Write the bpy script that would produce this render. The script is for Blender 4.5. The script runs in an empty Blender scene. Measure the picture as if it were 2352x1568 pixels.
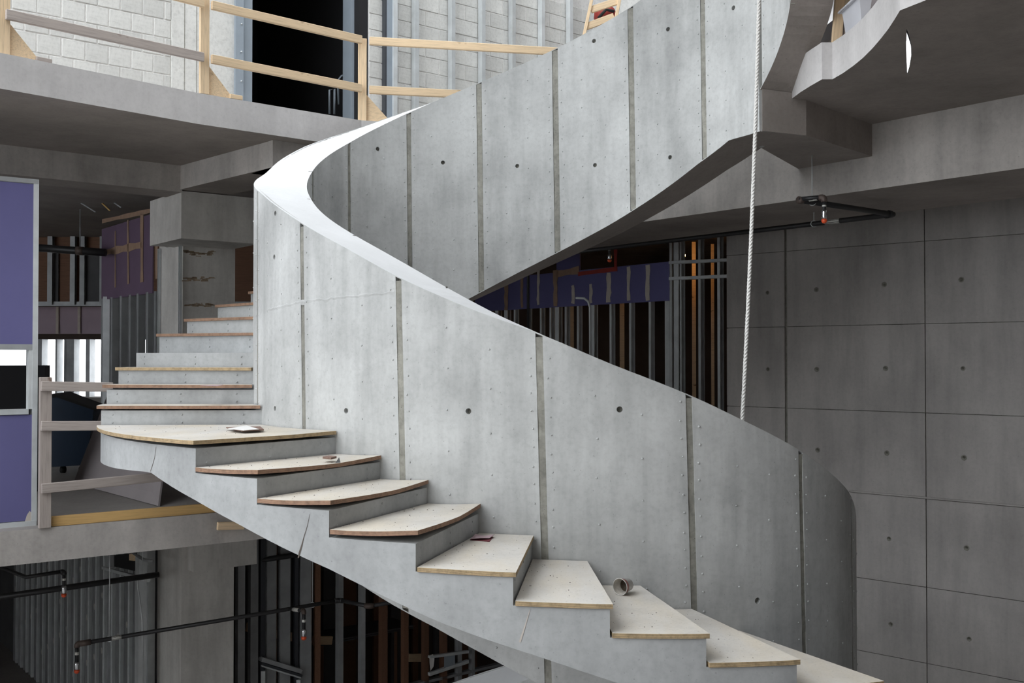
import bpy, bmesh, math, random
from mathutils import Vector, Matrix
random.seed(7)
S = bpy.context.scene
C = S.collection

# ------------------------------------------------------------------ camera, sky, exposure
FPX, HZ, CX, CY = 2400.0, 821.0, 1176.0, 784.0
PITCH = math.atan((HZ - CY) / FPX)
cam = bpy.data.cameras.new('camera')
cam.lens = FPX / 2352 * 36; cam.sensor_width = 36; cam.sensor_fit = 'HORIZONTAL'
cam.clip_start = .05; cam.clip_end = 200
camo = bpy.data.objects.new('camera', cam); C.objects.link(camo)
camo.location = (0, 0, 0); camo.rotation_euler = (math.pi / 2 + PITCH, 0, 0)
S.camera = camo

W = bpy.data.worlds.new('overcast_sky'); S.world = W; W.use_nodes = True
bg = W.node_tree.nodes['Background']
bg.inputs[0].default_value = (.93, .965, 1, 1)
bg.inputs[1].default_value = 1.0
S.view_settings.view_transform = 'Standard'; S.view_settings.look = 'None'
S.view_settings.gamma = 1; S.view_settings.use_curve_mapping = False
S.view_settings.exposure = 1.98

# ------------------------------------------------------------------ projection helpers (measured photo points -> places on known planes)
_c, _s = math.cos(PITCH), math.sin(PITCH)
def ray(px, py):
    x, y, z = px - CX, FPX, CY - py
    return Vector((x, y * _c - z * _s, y * _s + z * _c))
def at(px, py, Y):
    q = ray(px, py); return q * (Y / q.y)
def onz(px, py, z):
    q = ray(px, py); return q * (z / q.z)
def onpl(px, py, p0, d):
    q = ray(px, py); n = (-d[1], d[0])
    t = (p0[0] * n[0] + p0[1] * n[1]) / (q.x * n[0] + q.y * n[1])
    return q * t
def along(px, p0, d):
    'distance along the vertical plane p0+s*d seen at image column px'
    m = (px - CX) / FPX
    return (m * p0[1] - p0[0]) / (d[0] - m * d[1])
E1 = (.7837, .6211); E2 = (-.6211, .7837)
def off(p, d, s): return (p[0] + d[0] * s, p[1] + d[1] * s)

# ------------------------------------------------------------------ materials
MATS = {}
def newmat(name):
    m = bpy.data.materials.new(name); m.use_nodes = True
    nt = m.node_tree; b = nt.nodes['Principled BSDF']
    MATS[name] = m
    return m, nt, b
def nd(nt, t, **kw):
    n = nt.nodes.new(t)
    for k, v in kw.items(): setattr(n, k, v)
    return n
def noise(nt, vec, scale, detail=5, rough=.55, map_scale=None):
    n = nd(nt, 'ShaderNodeTexNoise'); n.inputs['Scale'].default_value = scale
    n.inputs['Detail'].default_value = detail; n.inputs['Roughness'].default_value = rough
    if map_scale:
        mp = nd(nt, 'ShaderNodeMapping'); mp.inputs['Scale'].default_value = map_scale
        nt.links.new(vec, mp.inputs['Vector']); vec = mp.outputs[0]
    nt.links.new(vec, n.inputs['Vector'])
    return n.outputs[0]
def ramp(nt, fac, stops):
    r = nd(nt, 'ShaderNodeValToRGB'); cr = r.color_ramp
    while len(cr.elements) < len(stops): cr.elements.new(.5)
    for e, (p, c) in zip(cr.elements, stops):
        e.position = p; e.color = (c, c, c, 1) if isinstance(c, (int, float)) else (*c, 1)
    nt.links.new(fac, r.inputs[0]); return r.outputs[0]
def mul(nt, a, b, fac=1.0, mode='MULTIPLY'):
    m = nd(nt, 'ShaderNodeMix', data_type='RGBA', blend_type=mode)
    m.inputs['Factor'].default_value = fac
    nt.links.new(a, m.inputs[6]) if not isinstance(a, tuple) else setattr(m.inputs[6], 'default_value', (*a, 1))
    nt.links.new(b, m.inputs[7]) if not isinstance(b, tuple) else setattr(m.inputs[7], 'default_value', (*b, 1))
    return m.outputs[2]
def bump(nt, b, h, strength, dist=.01):
    n = nd(nt, 'ShaderNodeBump'); n.inputs['Strength'].default_value = strength
    n.inputs['Distance'].default_value = dist
    nt.links.new(h, n.inputs['Height']); nt.links.new(n.outputs[0], b.inputs['Normal'])
def concrete(name, col, cloud=.22, cscale=1.1, streak=.12, speck=.25, rand=.0, bmp=.25, rough=.85, tint=None, tintf=.0):
    m, nt, b = newmat(name)
    tc = nd(nt, 'ShaderNodeTexCoord').outputs['Object']
    c = mul(nt, col, ramp(nt, noise(nt, tc, cscale, 4, .6), [(.28, 1 - cloud), (.5, .97), (.74, 1 + cloud * .7)]))
    c = mul(nt, c, ramp(nt, noise(nt, tc, 2.2, 4, .65, (1.6, 1.6, .22)), [(.3, 1 - streak), (.55, 1), (.8, 1 + streak * .5)]))
    c = mul(nt, c, ramp(nt, noise(nt, tc, 26, 2, .7), [(.25, 1 - speck * .5), (.5, 1), (.8, 1 + speck * .3)]))
    sp = noise(nt, tc, 70, 1, .5)
    c = mul(nt, c, ramp(nt, sp, [(.2, 1 - speck * 1.6), (.27, 1)]))
    if tint: c = mul(nt, c, mul(nt, (1, 1, 1), tint, 1.0), tintf)
    if rand:
        oi = nd(nt, 'ShaderNodeObjectInfo').outputs['Random']
        c = mul(nt, c, ramp(nt, oi, [(0, 1 - rand), (1, 1 + rand)]))
    nt.links.new(c, b.inputs['Base Color']); b.inputs['Roughness'].default_value = rough
    bump(nt, b, noise(nt, tc, 38, 2, .7), bmp, .004)
    return m
def plain(name, col, rough=.6, metal=0, var=.12, scale=6, rand=0, bmp=.0):
    m, nt, b = newmat(name)
    tc = nd(nt, 'ShaderNodeTexCoord').outputs['Object']
    nz = noise(nt, tc, scale, 5, .6)
    c = mul(nt, col, ramp(nt, nz, [(.3, 1 - var), (.7, 1 + var * .6)]))
    if rand:
        oi = nd(nt, 'ShaderNodeObjectInfo').outputs['Random']
        c = mul(nt, c, ramp(nt, oi, [(0, 1 - rand), (1, 1 + rand)]))
    nt.links.new(c, b.inputs['Base Color'])
    b.inputs['Roughness'].default_value = rough; b.inputs['Metallic'].default_value = metal
    if bmp: bump(nt, b, nz, bmp, .003)
    return m
def lumber(name, col, dark=.5, rand=.08, knots=True):
    m, nt, b = newmat(name)
    tc = nd(nt, 'ShaderNodeTexCoord').outputs['Object']
    g = noise(nt, tc, 9, 6, .65, (.5, 9, 9))
    c = mul(nt, col, ramp(nt, g, [(.3, 1 - dark * .5), (.5, 1), (.75, 1 + dark * .25)]))
    if knots:
        v = noise(nt, tc, 7, 2, .4, (.7, 1.6, 1.6))
        c = mul(nt, c, ramp(nt, v, [(.26, (.32, .2, .12)), (.33, (1, 1, 1))]))
    oi = nd(nt, 'ShaderNodeObjectInfo').outputs['Random']
    c = mul(nt, c, ramp(nt, oi, [(0, 1 - rand), (1, 1 + rand)]))
    nt.links.new(c, b.inputs['Base Color']); b.inputs['Roughness'].default_value = .75
    bump(nt, b, g, .2, .002)
    return m
def plywood(name, top, e_light, e_dark):
    'dusty face veneer, glued layers on the sawn edges'
    m, nt, b = newmat(name)
    geo = nd(nt, 'ShaderNodeNewGeometry')
    tcn = nd(nt, 'ShaderNodeTexCoord'); tc = tcn.outputs['Object']
    c = mul(nt, top, ramp(nt, noise(nt, tc, 2.2, 6, .65), [(.3, .86), (.5, .98), (.72, 1.06)]))
    c = mul(nt, c, ramp(nt, noise(nt, tc, 60, 3, .6), [(.25, .62), (.36, .97), (.7, 1.03)]))
    c = mul(nt, c, ramp(nt, noise(nt, tc, 3, 5, .6, (1, .3, 1)), [(.35, (1, .95, .86)), (.6, (1, 1, 1))]))
    at_ = nd(nt, 'ShaderNodeAttribute', attribute_name='ply')
    fr = nd(nt, 'ShaderNodeMath', operation='MULTIPLY'); fr.inputs[1].default_value = 5.0
    nt.links.new(at_.outputs['Fac'], fr.inputs[0])
    fr2 = nd(nt, 'ShaderNodeMath', operation='FRACT'); nt.links.new(fr.outputs[0], fr2.inputs[0])
    e = ramp(nt, fr2.outputs[0], [(.0, e_dark), (.42, e_dark), (.52, e_light), (1, e_light)])
    e = mul(nt, e, ramp(nt, noise(nt, tc, 22, 4, .7), [(.3, .6), (.55, 1), (.8, 1.12)]))
    sx = nd(nt, 'ShaderNodeSeparateXYZ'); nt.links.new(geo.outputs['True Normal'], sx.inputs[0])
    ab = nd(nt, 'ShaderNodeMath', operation='ABSOLUTE'); nt.links.new(sx.outputs[2], ab.inputs[0])
    gt = nd(nt, 'ShaderNodeMath', operation='GREATER_THAN'); gt.inputs[1].default_value = .6
    nt.links.new(ab.outputs[0], gt.inputs[0])
    mx = nd(nt, 'ShaderNodeMix', data_type='RGBA')
    nt.links.new(gt.outputs[0], mx.inputs[0]); nt.links.new(e, mx.inputs[6]); nt.links.new(c, mx.inputs[7])
    nt.links.new(mx.outputs[2], b.inputs['Base Color']); b.inputs['Roughness'].default_value = .85
    return m
concrete('guard_concrete', (.51, .52, .515), cloud=.22, cscale=1.5, streak=.24, speck=.2, rand=.03, bmp=.12)
concrete('lit_top_concrete', (.66, .67, .68), cloud=.06, cscale=2, streak=.0, speck=.05, bmp=.08, rough=.7)  # lighter than the flanks: light from above put into the top face's colour
concrete('joint_concrete', (.29, .285, .25), cloud=.25, cscale=7, streak=.35, speck=.5, bmp=.7)
concrete('stair_concrete', (.43, .442, .445), cloud=.24, cscale=1.8, streak=.14, speck=.2, bmp=.12)
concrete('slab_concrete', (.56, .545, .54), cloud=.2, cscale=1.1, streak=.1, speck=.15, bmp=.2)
concrete('shaded_concrete', (.32, .285, .262), cloud=.25, cscale=.9, streak=.1, speck=.2, bmp=.2)  # darker copy of the slab and beam concrete, underside shade put into colour
concrete('beam_concrete', (.45, .425, .40), cloud=.25, cscale=1.4, streak=.2, speck=.2, bmp=.2)
concrete('wall_concrete', (.46, .44, .425), cloud=.22, cscale=.8, streak=.2, speck=.15, rand=.05, bmp=.2)
concrete('column_concrete', (.64, .625, .595), cloud=.22, cscale=1.2, streak=.22, speck=.15, bmp=.2)
concrete('block', (.64, .64, .615), cloud=.12, cscale=2.2, streak=.06, speck=.3, rand=.07, bmp=.5)
concrete('mortar', (.72, .71, .69), cloud=.12, cscale=3, streak=.0, speck=.3, bmp=.6)
concrete('floor_dust', (.30, .28, .265), cloud=.2, cscale=1, streak=0, speck=.2, bmp=.2)
plain('steel', (.62, .65, .66), .42, .25, .15, 5, rand=.12)
plain('steel_dull', (.36, .375, .385), .5, .25, .2, 4, rand=.2)
plain('steel_frame', (.30, .35, .40), .45, .1, .1, 3)
plain('steel_dark', (.055, .06, .07), .5, .2, .1, 3)
plain('purple_board', (.125, .12, .28), .75, 0, .06, 2, rand=.03)
plain('purple_dark', (.15, .10, .16), .8, 0, .1, 2)
plain('lilac_board', (.42, .34, .40), .8, 0, .08, 2)
plain('joint_mud', (.55, .50, .45), .85, 0, .12, 9)
plain('mud_tan', (.36, .24, .17), .85, 0, .15, 9)
lumber('pine', (.75, .57, .37), .45)
lumber('pine_grey', (.40, .35, .32), .5)
lumber('pine_yellow', (.62, .40, .16), .35, knots=False)
lumber('brown_board', (.17, .085, .05), .5, rand=.25, knots=False)
plain('pipe_black', (.03, .03, .032), .45, .3, .2, 8)
plain('fitting_brown', (.10, .075, .065), .6, .3, .2, 8)
plain('pipe_label', (.62, .62, .58), .6, 0, .15, 30)
plain('chrome', (.7, .72, .75), .2, 1, .05, 8)
plain('cap_red', (.75, .10, .03), .45, 0, .08, 8)
plain('firestop_red', (.33, .035, .025), .6, 0, .2, 8)
plain('rope_white', (.80, .79, .76), .8, 0, .08, 40)
plain('paper_white', (.80, .79, .77), .8, 0, .06, 8)
plain('paper_pink', (.45, .33, .36), .8, 0, .12, 10)
plain('paper_red', (.16, .03, .04), .8, 0, .1, 10)
plain('scrap_wood', (.22, .14, .11), .8, 0, .3, 30)
plain('scrap_black', (.05, .05, .05), .7, 0, .2, 30)
plain('cup_inside', (.52, .49, .44), .6, 0, .3, 25)
plain('cup_dregs', (.14, .11, .08), .5, 0, .4, 40)
plain('bin_blue', (.012, .035, .075), .45, 0, .1, 3)
plain('rubber', (.02, .02, .02), .8, 0, .1, 9)
plain('drywall_grey', (.30, .27, .275), .9, 0, .08, 2)
plain('dark_room', (.012, .012, .014), .95, 0, .1, 2)  # near-black: doorway's lack of light put into colour; also the black cabinet
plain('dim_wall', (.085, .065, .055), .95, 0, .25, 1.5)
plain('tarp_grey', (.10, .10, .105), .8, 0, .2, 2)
plain('translucent_bin', (.55, .56, .60), .35, 0, .06, 5)
plain('ext_wall', (.32, .30, .28), .9, 0, .1, 1)
plain('dirt', (.12, .10, .085), .95, 0, .3, 40)
plywood('ply_red', (.60, .575, .535), (.44, .29, .19), (.19, .095, .065))
plywood('ply_tan', (.60, .575, .535), (.60, .46, .27), (.24, .16, .09))
m, nt, b = newmat('cup_print')      # white paper cup with a dull red printed band
tc = nd(nt, 'ShaderNodeTexCoord').outputs['Object']
sx = nd(nt, 'ShaderNodeSeparateXYZ'); nt.links.new(tc, sx.inputs[0])
k = ramp(nt, sx.outputs[2], [(.0, (.62, .60, .57)), (.062, (.62, .60, .57)), (.064, (.42, .17, .14)), (.088, (.42, .17, .14)), (.09, (.66, .64, .61))])
for e in nt.nodes:
    if e.type == 'VALTORGB': e.color_ramp.interpolation = 'CONSTANT'
k = mul(nt, k, ramp(nt, noise(nt, tc, 22, 4, .6), [(.3, .72), (.6, 1.05)]))
nt.links.new(k, b.inputs['Base Color']); b.inputs['Roughness'].default_value = .5

# ------------------------------------------------------------------ mesh helpers
def link(name, me, mat, parent=None):
    o = bpy.data.objects.new(name, me); C.objects.link(o)
    if mat and not me.materials: me.materials.append(MATS[mat])
    if parent:
        o.parent = parent
        o.matrix_parent_inverse = Matrix.Translation(-Vector(parent.location)) if parent.type == 'EMPTY' else Matrix()
    return o
def mesh(name, v, f, mat, parent=None, smooth=False):
    me = bpy.data.meshes.new(name); me.from_pydata([tuple(p) for p in v], [], f); me.update()
    bm = bmesh.new(); bm.from_mesh(me); bmesh.ops.recalc_face_normals(bm, faces=bm.faces); bm.to_mesh(me); bm.free()
    if smooth:
        for p in me.polygons: p.use_smooth = True
    return link(name, me, mat, parent)
def tag(o, label=None, cat=None, group=None, kind=None):
    if label: o['label'] = label
    if cat: o['category'] = cat
    if group: o['group'] = group
    if kind: o['kind'] = kind
    return o
def thing(name, label, cat, loc=(0, 0, 0), group=None, kind=None):
    o = bpy.data.objects.new(name, None); C.objects.link(o); o.location = loc
    o.empty_display_size = .1
    return tag(o, label, cat, group, kind)
def struct(o, label=None): return tag(o, label, None, None, 'structure')
def prism(name, poly, z0, z1, mat, parent=None):
    n = len(poly)
    v = [(x, y, z0) for x, y in poly] + [(x, y, z1) for x, y in poly]
    f = [tuple(range(n - 1, -1, -1)), tuple(range(n, 2 * n))] + [(i, (i + 1) % n, n + (i + 1) % n, n + i) for i in range(n)]
    return mesh(name, v, f, mat, parent)
def rect(p, d, L, w):
    n = (-d[1], d[0])
    a = p; b_ = off(p, d, L); c = off(b_, n, w); e = off(p, n, w)
    return [a, b_, c, e]
def obox(name, p, d, L, w, z0, z1, mat, parent=None): return prism(name, rect(p, d, L, w), z0, z1, mat, parent)
CUBE = [(0, 1, 3, 2), (4, 6, 7, 5), (0, 4, 5, 1), (2, 3, 7, 6), (0, 2, 6, 4), (1, 5, 7, 3)]
def bar(name, a, b, w, h, mat, parent=None, up=(0, 0, 1), bev=.004):
    'rectangular timber from a to b, local X along its length; w across, h along up'
    a, b = Vector(a), Vector(b); L = (b - a).length; x = (b - a).normalized()
    u = Vector(up); y = u.cross(x)
    if y.length < 1e-4: y = Vector((1, 0, 0)).cross(x)
    y.normalize(); z = x.cross(y)
    v = [(X, Y, Z) for X in (0, L) for Y in (-w / 2, w / 2) for Z in (-h / 2, h / 2)]
    me = bpy.data.meshes.new(name); me.from_pydata(v, [], CUBE)
    bm = bmesh.new(); bm.from_mesh(me); bmesh.ops.recalc_face_normals(bm, faces=bm.faces)
    if bev: bmesh.ops.bevel(bm, geom=bm.edges[:], offset=bev, segments=1, affect='EDGES')
    bm.to_mesh(me); bm.free()
    M = Matrix((x, y, z)).transposed().to_4x4(); M.translation = a
    o = link(name, me, mat, parent)
    if parent and parent.type == 'EMPTY': M = Matrix.Translation(-Vector(parent.location)) @ M; o.matrix_parent_inverse = Matrix()
    o.matrix_local = M
    return o
def ring_frame(d):
    d = d.normalized(); u = Vector((0, 0, 1)) if abs(d.z) < .9 else Vector((1, 0, 0))
    x = d.cross(u).normalized(); return x, d.cross(x).normalized()
def tube_geo(pts, r, seg=10, cap=True):
    pts = [Vector(p) for p in pts]; v, f = [], []
    rr = r if isinstance(r, (list, tuple)) else [r] * len(pts)
    x = None
    for i, p in enumerate(pts):
        d = (pts[min(i + 1, len(pts) - 1)] - pts[max(i - 1, 0)]).normalized()
        if x is None: x, y = ring_frame(d)
        else:
            x = (x - d * x.dot(d)).normalized(); y = d.cross(x)
        for k in range(seg):
            a = 2 * math.pi * k / seg; v.append(p + (x * math.cos(a) + y * math.sin(a)) * rr[i])
    for i in range(len(pts) - 1):
        for k in range(seg):
            f.append((i * seg + k, i * seg + (k + 1) % seg, (i + 1) * seg + (k + 1) % seg, (i + 1) * seg + k))
    if cap: f += [tuple(range(seg - 1, -1, -1)), tuple(range((len(pts) - 1) * seg, len(pts) * seg))]
    return v, f
def tube(name, pts, r, mat, parent=None, seg=10):
    v, f = tube_geo(pts, r, seg); return mesh(name, v, f, mat, parent, smooth=True)
def elbow(name, c, a, b, r, mat, parent, n=5, R=.06):
    'bend at c between directions towards a and b'
    c, a, b = Vector(c), Vector(a), Vector(b); da = (a - c).normalized() * R; db = (b - c).normalized() * R
    pts = [c + da * 1.5] + [(c + da) * (1 - t) ** 2 + c * 2 * t * (1 - t) + (c + db) * t * t for t in [i / n for i in range(n + 1)]] + [c + db * 1.5]
    return tube(name, pts, r, mat, parent, 12)
def merge(geos):
    V, F = [], []
    for v, f in geos:
        o = len(V); V += list(v); F += [tuple(i + o for i in q) for q in f]
    return V, F
def cstud(name, p, d, z0, z1, mat, parent=None, w=.045, dep=.09, t=.004):
    'C-shaped steel stud: flange of width w along d, web going back'
    n = (-d[1], d[0])
    L = [(0, 0), (w, 0), (w, .014), (w - t, .014), (w - t, t), (t, t), (t, dep - t), (w - t, dep - t), (w - t, dep - .014), (w, dep - .014), (w, dep), (0, dep)]
    poly = [(p[0] + d[0] * a + n[0] * b, p[1] + d[1] * a + n[1] * b) for a, b in L]
    return prism(name, poly, z0, z1, mat, parent)
def interp(tab, t):
    if t <= tab[0][0]:
        (a, b), (c, d) = tab[0], tab[1]
    elif t >= tab[-1][0]:
        (a, b), (c, d) = tab[-2], tab[-1]
    else:
        for i in range(len(tab) - 1):
            if tab[i][0] <= t <= tab[i + 1][0]: (a, b), (c, d) = tab[i], tab[i + 1]; break
    return b + (d - b) * (t - a) / (c - a) if c != a else d
def smooth_interp(tab, t, h=7):
    return sum(w * interp(tab, t + k * h) for k, w in ((-1, .25), (0, .5), (1, .25)))

# ------------------------------------------------------------------ levels
Z_UP, Z_UPS = 2.55, 2.25          # upper floor, its soffit
Z_LO, Z_LOS = -1.50, -1.80        # floor at eye level, its soffit
Z_B1, Z_B2 = 1.94, 1.62           # beam undersides
Z_BASE, Z_ROOF = -5.55, 7.6

# ================================================================== SETTING: slabs
slab_up = [(-9.5, 3.2), (-4.27, 8.72), (-3.03, 10.03), (-1.62, 11.2), (.9, 11.83), (1.3, 12.8), (4, 25), (-16, 25), (-16, 3.2)]
fu = struct(prism('floor_upper', slab_up, Z_UPS, Z_UP, 'slab_concrete'), 'pale concrete upper floor slab edge behind the stair')
fu.data.materials.append(MATS['shaded_concrete'])
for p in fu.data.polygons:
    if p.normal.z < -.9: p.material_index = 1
R_EDGE = [tuple(onz(px, py, Z_UPS))[:2] for px, py in ((1838, 212), (1862, 197), (1888, 182), (1912, 182), (1936, 168), (1960, 151), (1982, 133), (2003, 112), (2022, 90), (2040, 67), (2055, 44), (2067, 24))]
slab_r = R_EDGE + [(2.62, 6.52), (3.2, 5.9), (3.4, 5.0), (3.4, -9), (14, -9), (14, 25), (4, 25), (1.5, 12.5), (3.0, 10.65), (2.56, 9.6), (2.43, 9.10)]
fr = struct(prism('floor_upper_walkway', slab_r, Z_UPS, Z_UP, 'slab_concrete'), 'curved edge of the upper walkway slab, top right')
fr.data.materials.append(MATS['shaded_concrete'])
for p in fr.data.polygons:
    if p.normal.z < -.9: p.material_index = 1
slab_lo = [(-9.5, 5.36), (-4.42, 9.02), (-2.95, 10.07), (-1.0, 11.47), (-.2, 12.6), (1.4, 13.4), (2.9, 14.75), (5.0, 25), (-16, 25), (-16, 5.36)]
fl = struct(prism('floor', slab_lo, Z_LOS, Z_LO, 'beam_concrete'), 'stained concrete slab edge below the timber guard rail')
fl.data.materials.append(MATS['floor_dust'])
for p in fl.data.polygons:
    if p.normal.z > .9: p.material_index = 1
struct(prism('floor_basement', [(-16, -9), (14, -9), (14, 25), (-16, 25)], Z_BASE - .3, Z_BASE, 'floor_dust'), 'dusty concrete floor of the level below')
# roof with the big daylight opening over the atrium
RO = (-14.5, -2.6, -8.5, 14.5)
for nm, a in (('ceiling', [(-16, -9), (RO[0], -9), (RO[0], 25), (-16, 25)]), ('ceiling_east', [(RO[1], -9), (14, -9), (14, 25), (3.0, 25), (3.0, 8.5), (RO[1], 8.5)]),
              ('ceiling_north', [(RO[0], RO[3]), (3.0, RO[3]), (3.0, 25), (RO[0], 25)]), ('ceiling_south', [(RO[0], -9), (RO[1], -9), (RO[1], RO[2]), (RO[0], RO[2])])):
    struct(prism(nm, a, Z_ROOF, Z_ROOF + .3, 'slab_concrete'), 'concrete roof slab around the open skylight')
# outer shell
WIN = (-14.5, -6.4, -.86, .40)      # ribbon window in the far wall
YB = 23.0
for nm, x0, x1, z0, z1 in (('wall_back', -16, 14, Z_BASE, WIN[2]), ('wall_back_upper', -16, 14, WIN[3], 5.6), ('wall_back_by_sky_gap', -16, 6.5, 5.6, Z_ROOF), ('wall_back_corner', 11.5, 14, 5.6, Z_ROOF), ('wall_back_left', -16, WIN[0], WIN[2], WIN[3]), ('wall_back_right', WIN[1], 14, WIN[2], WIN[3])):  # gap near the top right added so sky brightens the crescent slot
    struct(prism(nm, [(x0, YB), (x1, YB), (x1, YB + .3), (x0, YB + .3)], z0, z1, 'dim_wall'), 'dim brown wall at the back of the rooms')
struct(prism('wall_left', [(-16.3, -9), (-16, -9), (-16, 25), (-16.3, 25)], Z_BASE, -1.2, 'ext_wall'), 'outer wall on the left')
struct(prism('wall_left_upper', [(-16.3, 4), (-16, 4), (-16, 25), (-16.3, 25)], 2.1, Z_ROOF, 'ext_wall'), 'outer wall on the left, beyond the tall opening added for daylight')  # unseen opening left in front of this wall, added to light the stair from the left
struct(prism('wall_left_far', [(-16.3, 8.0), (-16, 8.0), (-16, 25), (-16.3, 25)], -1.2, 2.1, 'ext_wall'), 'outer wall on the left, beyond the low opening added for daylight')  # opening before it is added, to bring side light into the left room
struct(prism('wall_right', [(14, -9), (14.3, -9), (14.3, 25), (14, 25)], Z_BASE, Z_ROOF, 'ext_wall'), 'outer wall on the right')
struct(prism('wall_front', [(-16, -9.3), (14, -9.3), (14, -9), (-16, -9)], Z_BASE, -4.4, 'ext_wall'), 'outer wall behind the viewer')
struct(prism('wall_front_upper', [(-11, -9.3), (14, -9.3), (14, -9), (-11, -9)], -4.4, Z_ROOF, 'ext_wall'), 'outer wall behind the viewer, right of the tall opening added for daylight')  # stops short to leave an added opening that lights column and beams
struct(prism('light_blocker_east', [(3.6, -9), (3.8, -9), (3.8, 6.2), (3.6, 6.2)], Z_UP, Z_ROOF, 'ext_wall'), 'unseen screen added right of the viewer to block light')  # added out of view to keep light off the right side of the stair

# ================================================================== beams and column
def beam(name, p, d, L, w, z0, z1, mat='beam_concrete', label=None):
    o = struct(obox(name, p, d, L, w, z0, z1, mat), label)
    o.data.materials.append(MATS['shaded_concrete'])
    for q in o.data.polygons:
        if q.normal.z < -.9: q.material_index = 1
    return o
d1 = Vector((1.48, 1.2)).normalized()
B1 = (-3.91, 12.2)
beam('beam', off(B1, d1, -7), d1, 7.05, .5, Z_B1, Z_UPS, label='concrete beam under the upper slab, above the purple board')
d2 = Vector((-1.44, 1.46)).normalized()
beam('beam.001', (-2.03, 11.22), d2, 2.1, .62, Z_B1 + .03, Z_UPS, label='concrete cross beam with wood grain marks running to the column')
d3 = Vector((1.41, 1.17)).normalized()
# end of that beam, flush below the slab edge
beam('beam.002', (-2.475, 10.775), d3, 1.35, .5, Z_B1 + .03, Z_UPS, label='concrete edge beam below the upper slab beside the guard wall')
# column with drop capitals
CO = (-4.13, 13.1)
col = struct(obox('column', CO, E1, .69, .84, Z_BASE, Z_B1, 'column_concrete'), 'square concrete column with rusty bands')
cap1 = obox('capital', (-3.885, 12.25), E1, .98, 1.05, 1.40, Z_B1 + .02, 'column_concrete', col)
cap2 = obox('capital', (-3.95, 13.0), E1, .84, 1.2, -2.66, Z_LOS, 'column_concrete', col)
concrete('rust', (.40, .31, .22), cloud=.5, cscale=7, streak=.0, speck=.8, bmp=.2)
random.seed(3)
for k, yy in enumerate((580, 640, 700)):        # rusty tie wire smears across the column face
    vs, fs = [], []
    for j in range(26):
        px = 424 + random.random() * 66; py = yy + random.gauss(0, 2.5)
        p = onpl(px, py, (CO[0] - .004 * E2[0] * -1, CO[1]), E1)
        w = .012 + random.random() * .04; h = .004 + random.random() * .010
        n = Vector((E1[1], -E1[0], 0)) * .004; u = Vector((E1[0], E1[1], 0)) * w
        o = len(vs); vs += [p + n - u + Vector((0, 0, -h)), p + n + u + Vector((0, 0, -h * .5)), p + n + u * .8 + Vector((0, 0, h)), p + n - u * .9 + Vector((0, 0, h * .7))]
        fs.append((o, o + 1, o + 2, o + 3))
    s = mesh('rust_stain', vs, fs, 'rust', col); s['kind'] = 'stuff'
# great beam at right with the landing bracket of the stair
BN = (3.47, 10.05)
beam('beam.003', off(BN, E2, 9.5), (-E2[0], -E2[1]), 18, 1.65, Z_B2, Z_UPS, label='deep concrete beam running under the walkway on the right')

# ================================================================== THE STAIR
EC = (.192, 8.983, 2.629, 1.776, -.415)
def ell(t):
    t = math.radians(t); c0, c1, a, b_, ph = EC
    x, y = a * math.cos(t), b_ * math.sin(t); nx, ny = math.cos(t) / a, math.sin(t) / b_; L = math.hypot(nx, ny)
    nx /= L; ny /= L; c, s = math.cos(ph), math.sin(ph)
    return Vector((c0 + c * x - s * y, c1 + s * x + c * y)), Vector((c * nx - s * ny, s * nx + c * ny))
def pos(t, o, z):
    if t < 36.97 and o > -.2: o -= .12          # the wall is thinner above the upper floor
    p, n = ell(t); q = p + n * o; return Vector((q.x, q.y, z))
RISE, K0, TH, WID = .16, 3.556, .46, 1.226
TOP_O = [(-60, 5.9), (-20, 5.2), (0, 4.83), (20, 4.45), (40, 4.08), (60, 3.74), (78, 3.45), (98, 3.15), (118, 2.86), (138, 2.56), (145.3, 2.447), (154.5, 2.308), (169.9, 2.09), (182, 1.882), (190.2, 1.713), (205, 1.55), (220.7, 1.378), (233, 1.174), (240.9, 1.025), (252.5, .805), (262.9, .575), (269.6, .448), (276.9, .314), (286.6, .163), (297.3, -.041), (310.7, -.259), (319.4, -.418), (332.8, -.643), (341.5, -.804), (352.6, -.992), (358.5, -1.11)]
TOP_I = [(-60, 5.9), (-20, 5.2), (0, 4.83), (20, 4.44), (40, 4.05), (60, 3.69), (78.1, 3.362), (83.8, 3.273), (97.8, 3.055), (117.9, 2.759), (138.4, 2.449), (149.4, 2.278), (163.1, 2.078), (184.7, 1.808), (195.2, 1.662), (214.7, 1.41), (223.1, 1.272), (239.1, 1.024), (249.1, .859), (257.8, .695), (263.3, .58), (269.8, .445), (276.9, .30), (286.6, .135), (297.3, -.065), (310.7, -.295), (319.4, -.465), (332.8, -.71), (341.5, -.88), (352.6, -1.08), (358.5, -1.205)]
PER = 6.13
for tab in (TOP_O, TOP_I):
    base = [(t, z) for t, z in tab if t > 4]
    tab[:] = [(t - 360, z + PER) for t, z in base if 200 < t < 357] + base + [(t + 360, z - PER) for t, z in base if t < 190]
def ztop(t, inner): return smooth_interp(TOP_I if inner else TOP_O, t, 3)
BOT = [(-130, 5.1), (-60, 4.15), (12.8, 2.871), (23.6, 2.628), (31.7, 2.429), (36.95, 2.298), (37, 1.943), (49.3, 1.937), (59.9, 1.768), (72.4, 1.515), (83.9, 1.287), (106.3, .871), (120.8, .589), (255.5, -1.66), (261.7, -1.765), (269.7, -1.891), (276.9, -2.024), (286.2, -2.207), (360, -3.5), (397, -4.05), (480, -5.3), (520, -5.5)]
def zbot(t): return interp(BOT, t)
stair = thing('spiral_stair', 'curving raw concrete stair with a tall jointed guard wall', 'stair', (pos(300, 0, 0).x, pos(300, 0, 0).y, -3.2))
T0, T1 = -125.0, 520.0
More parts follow.
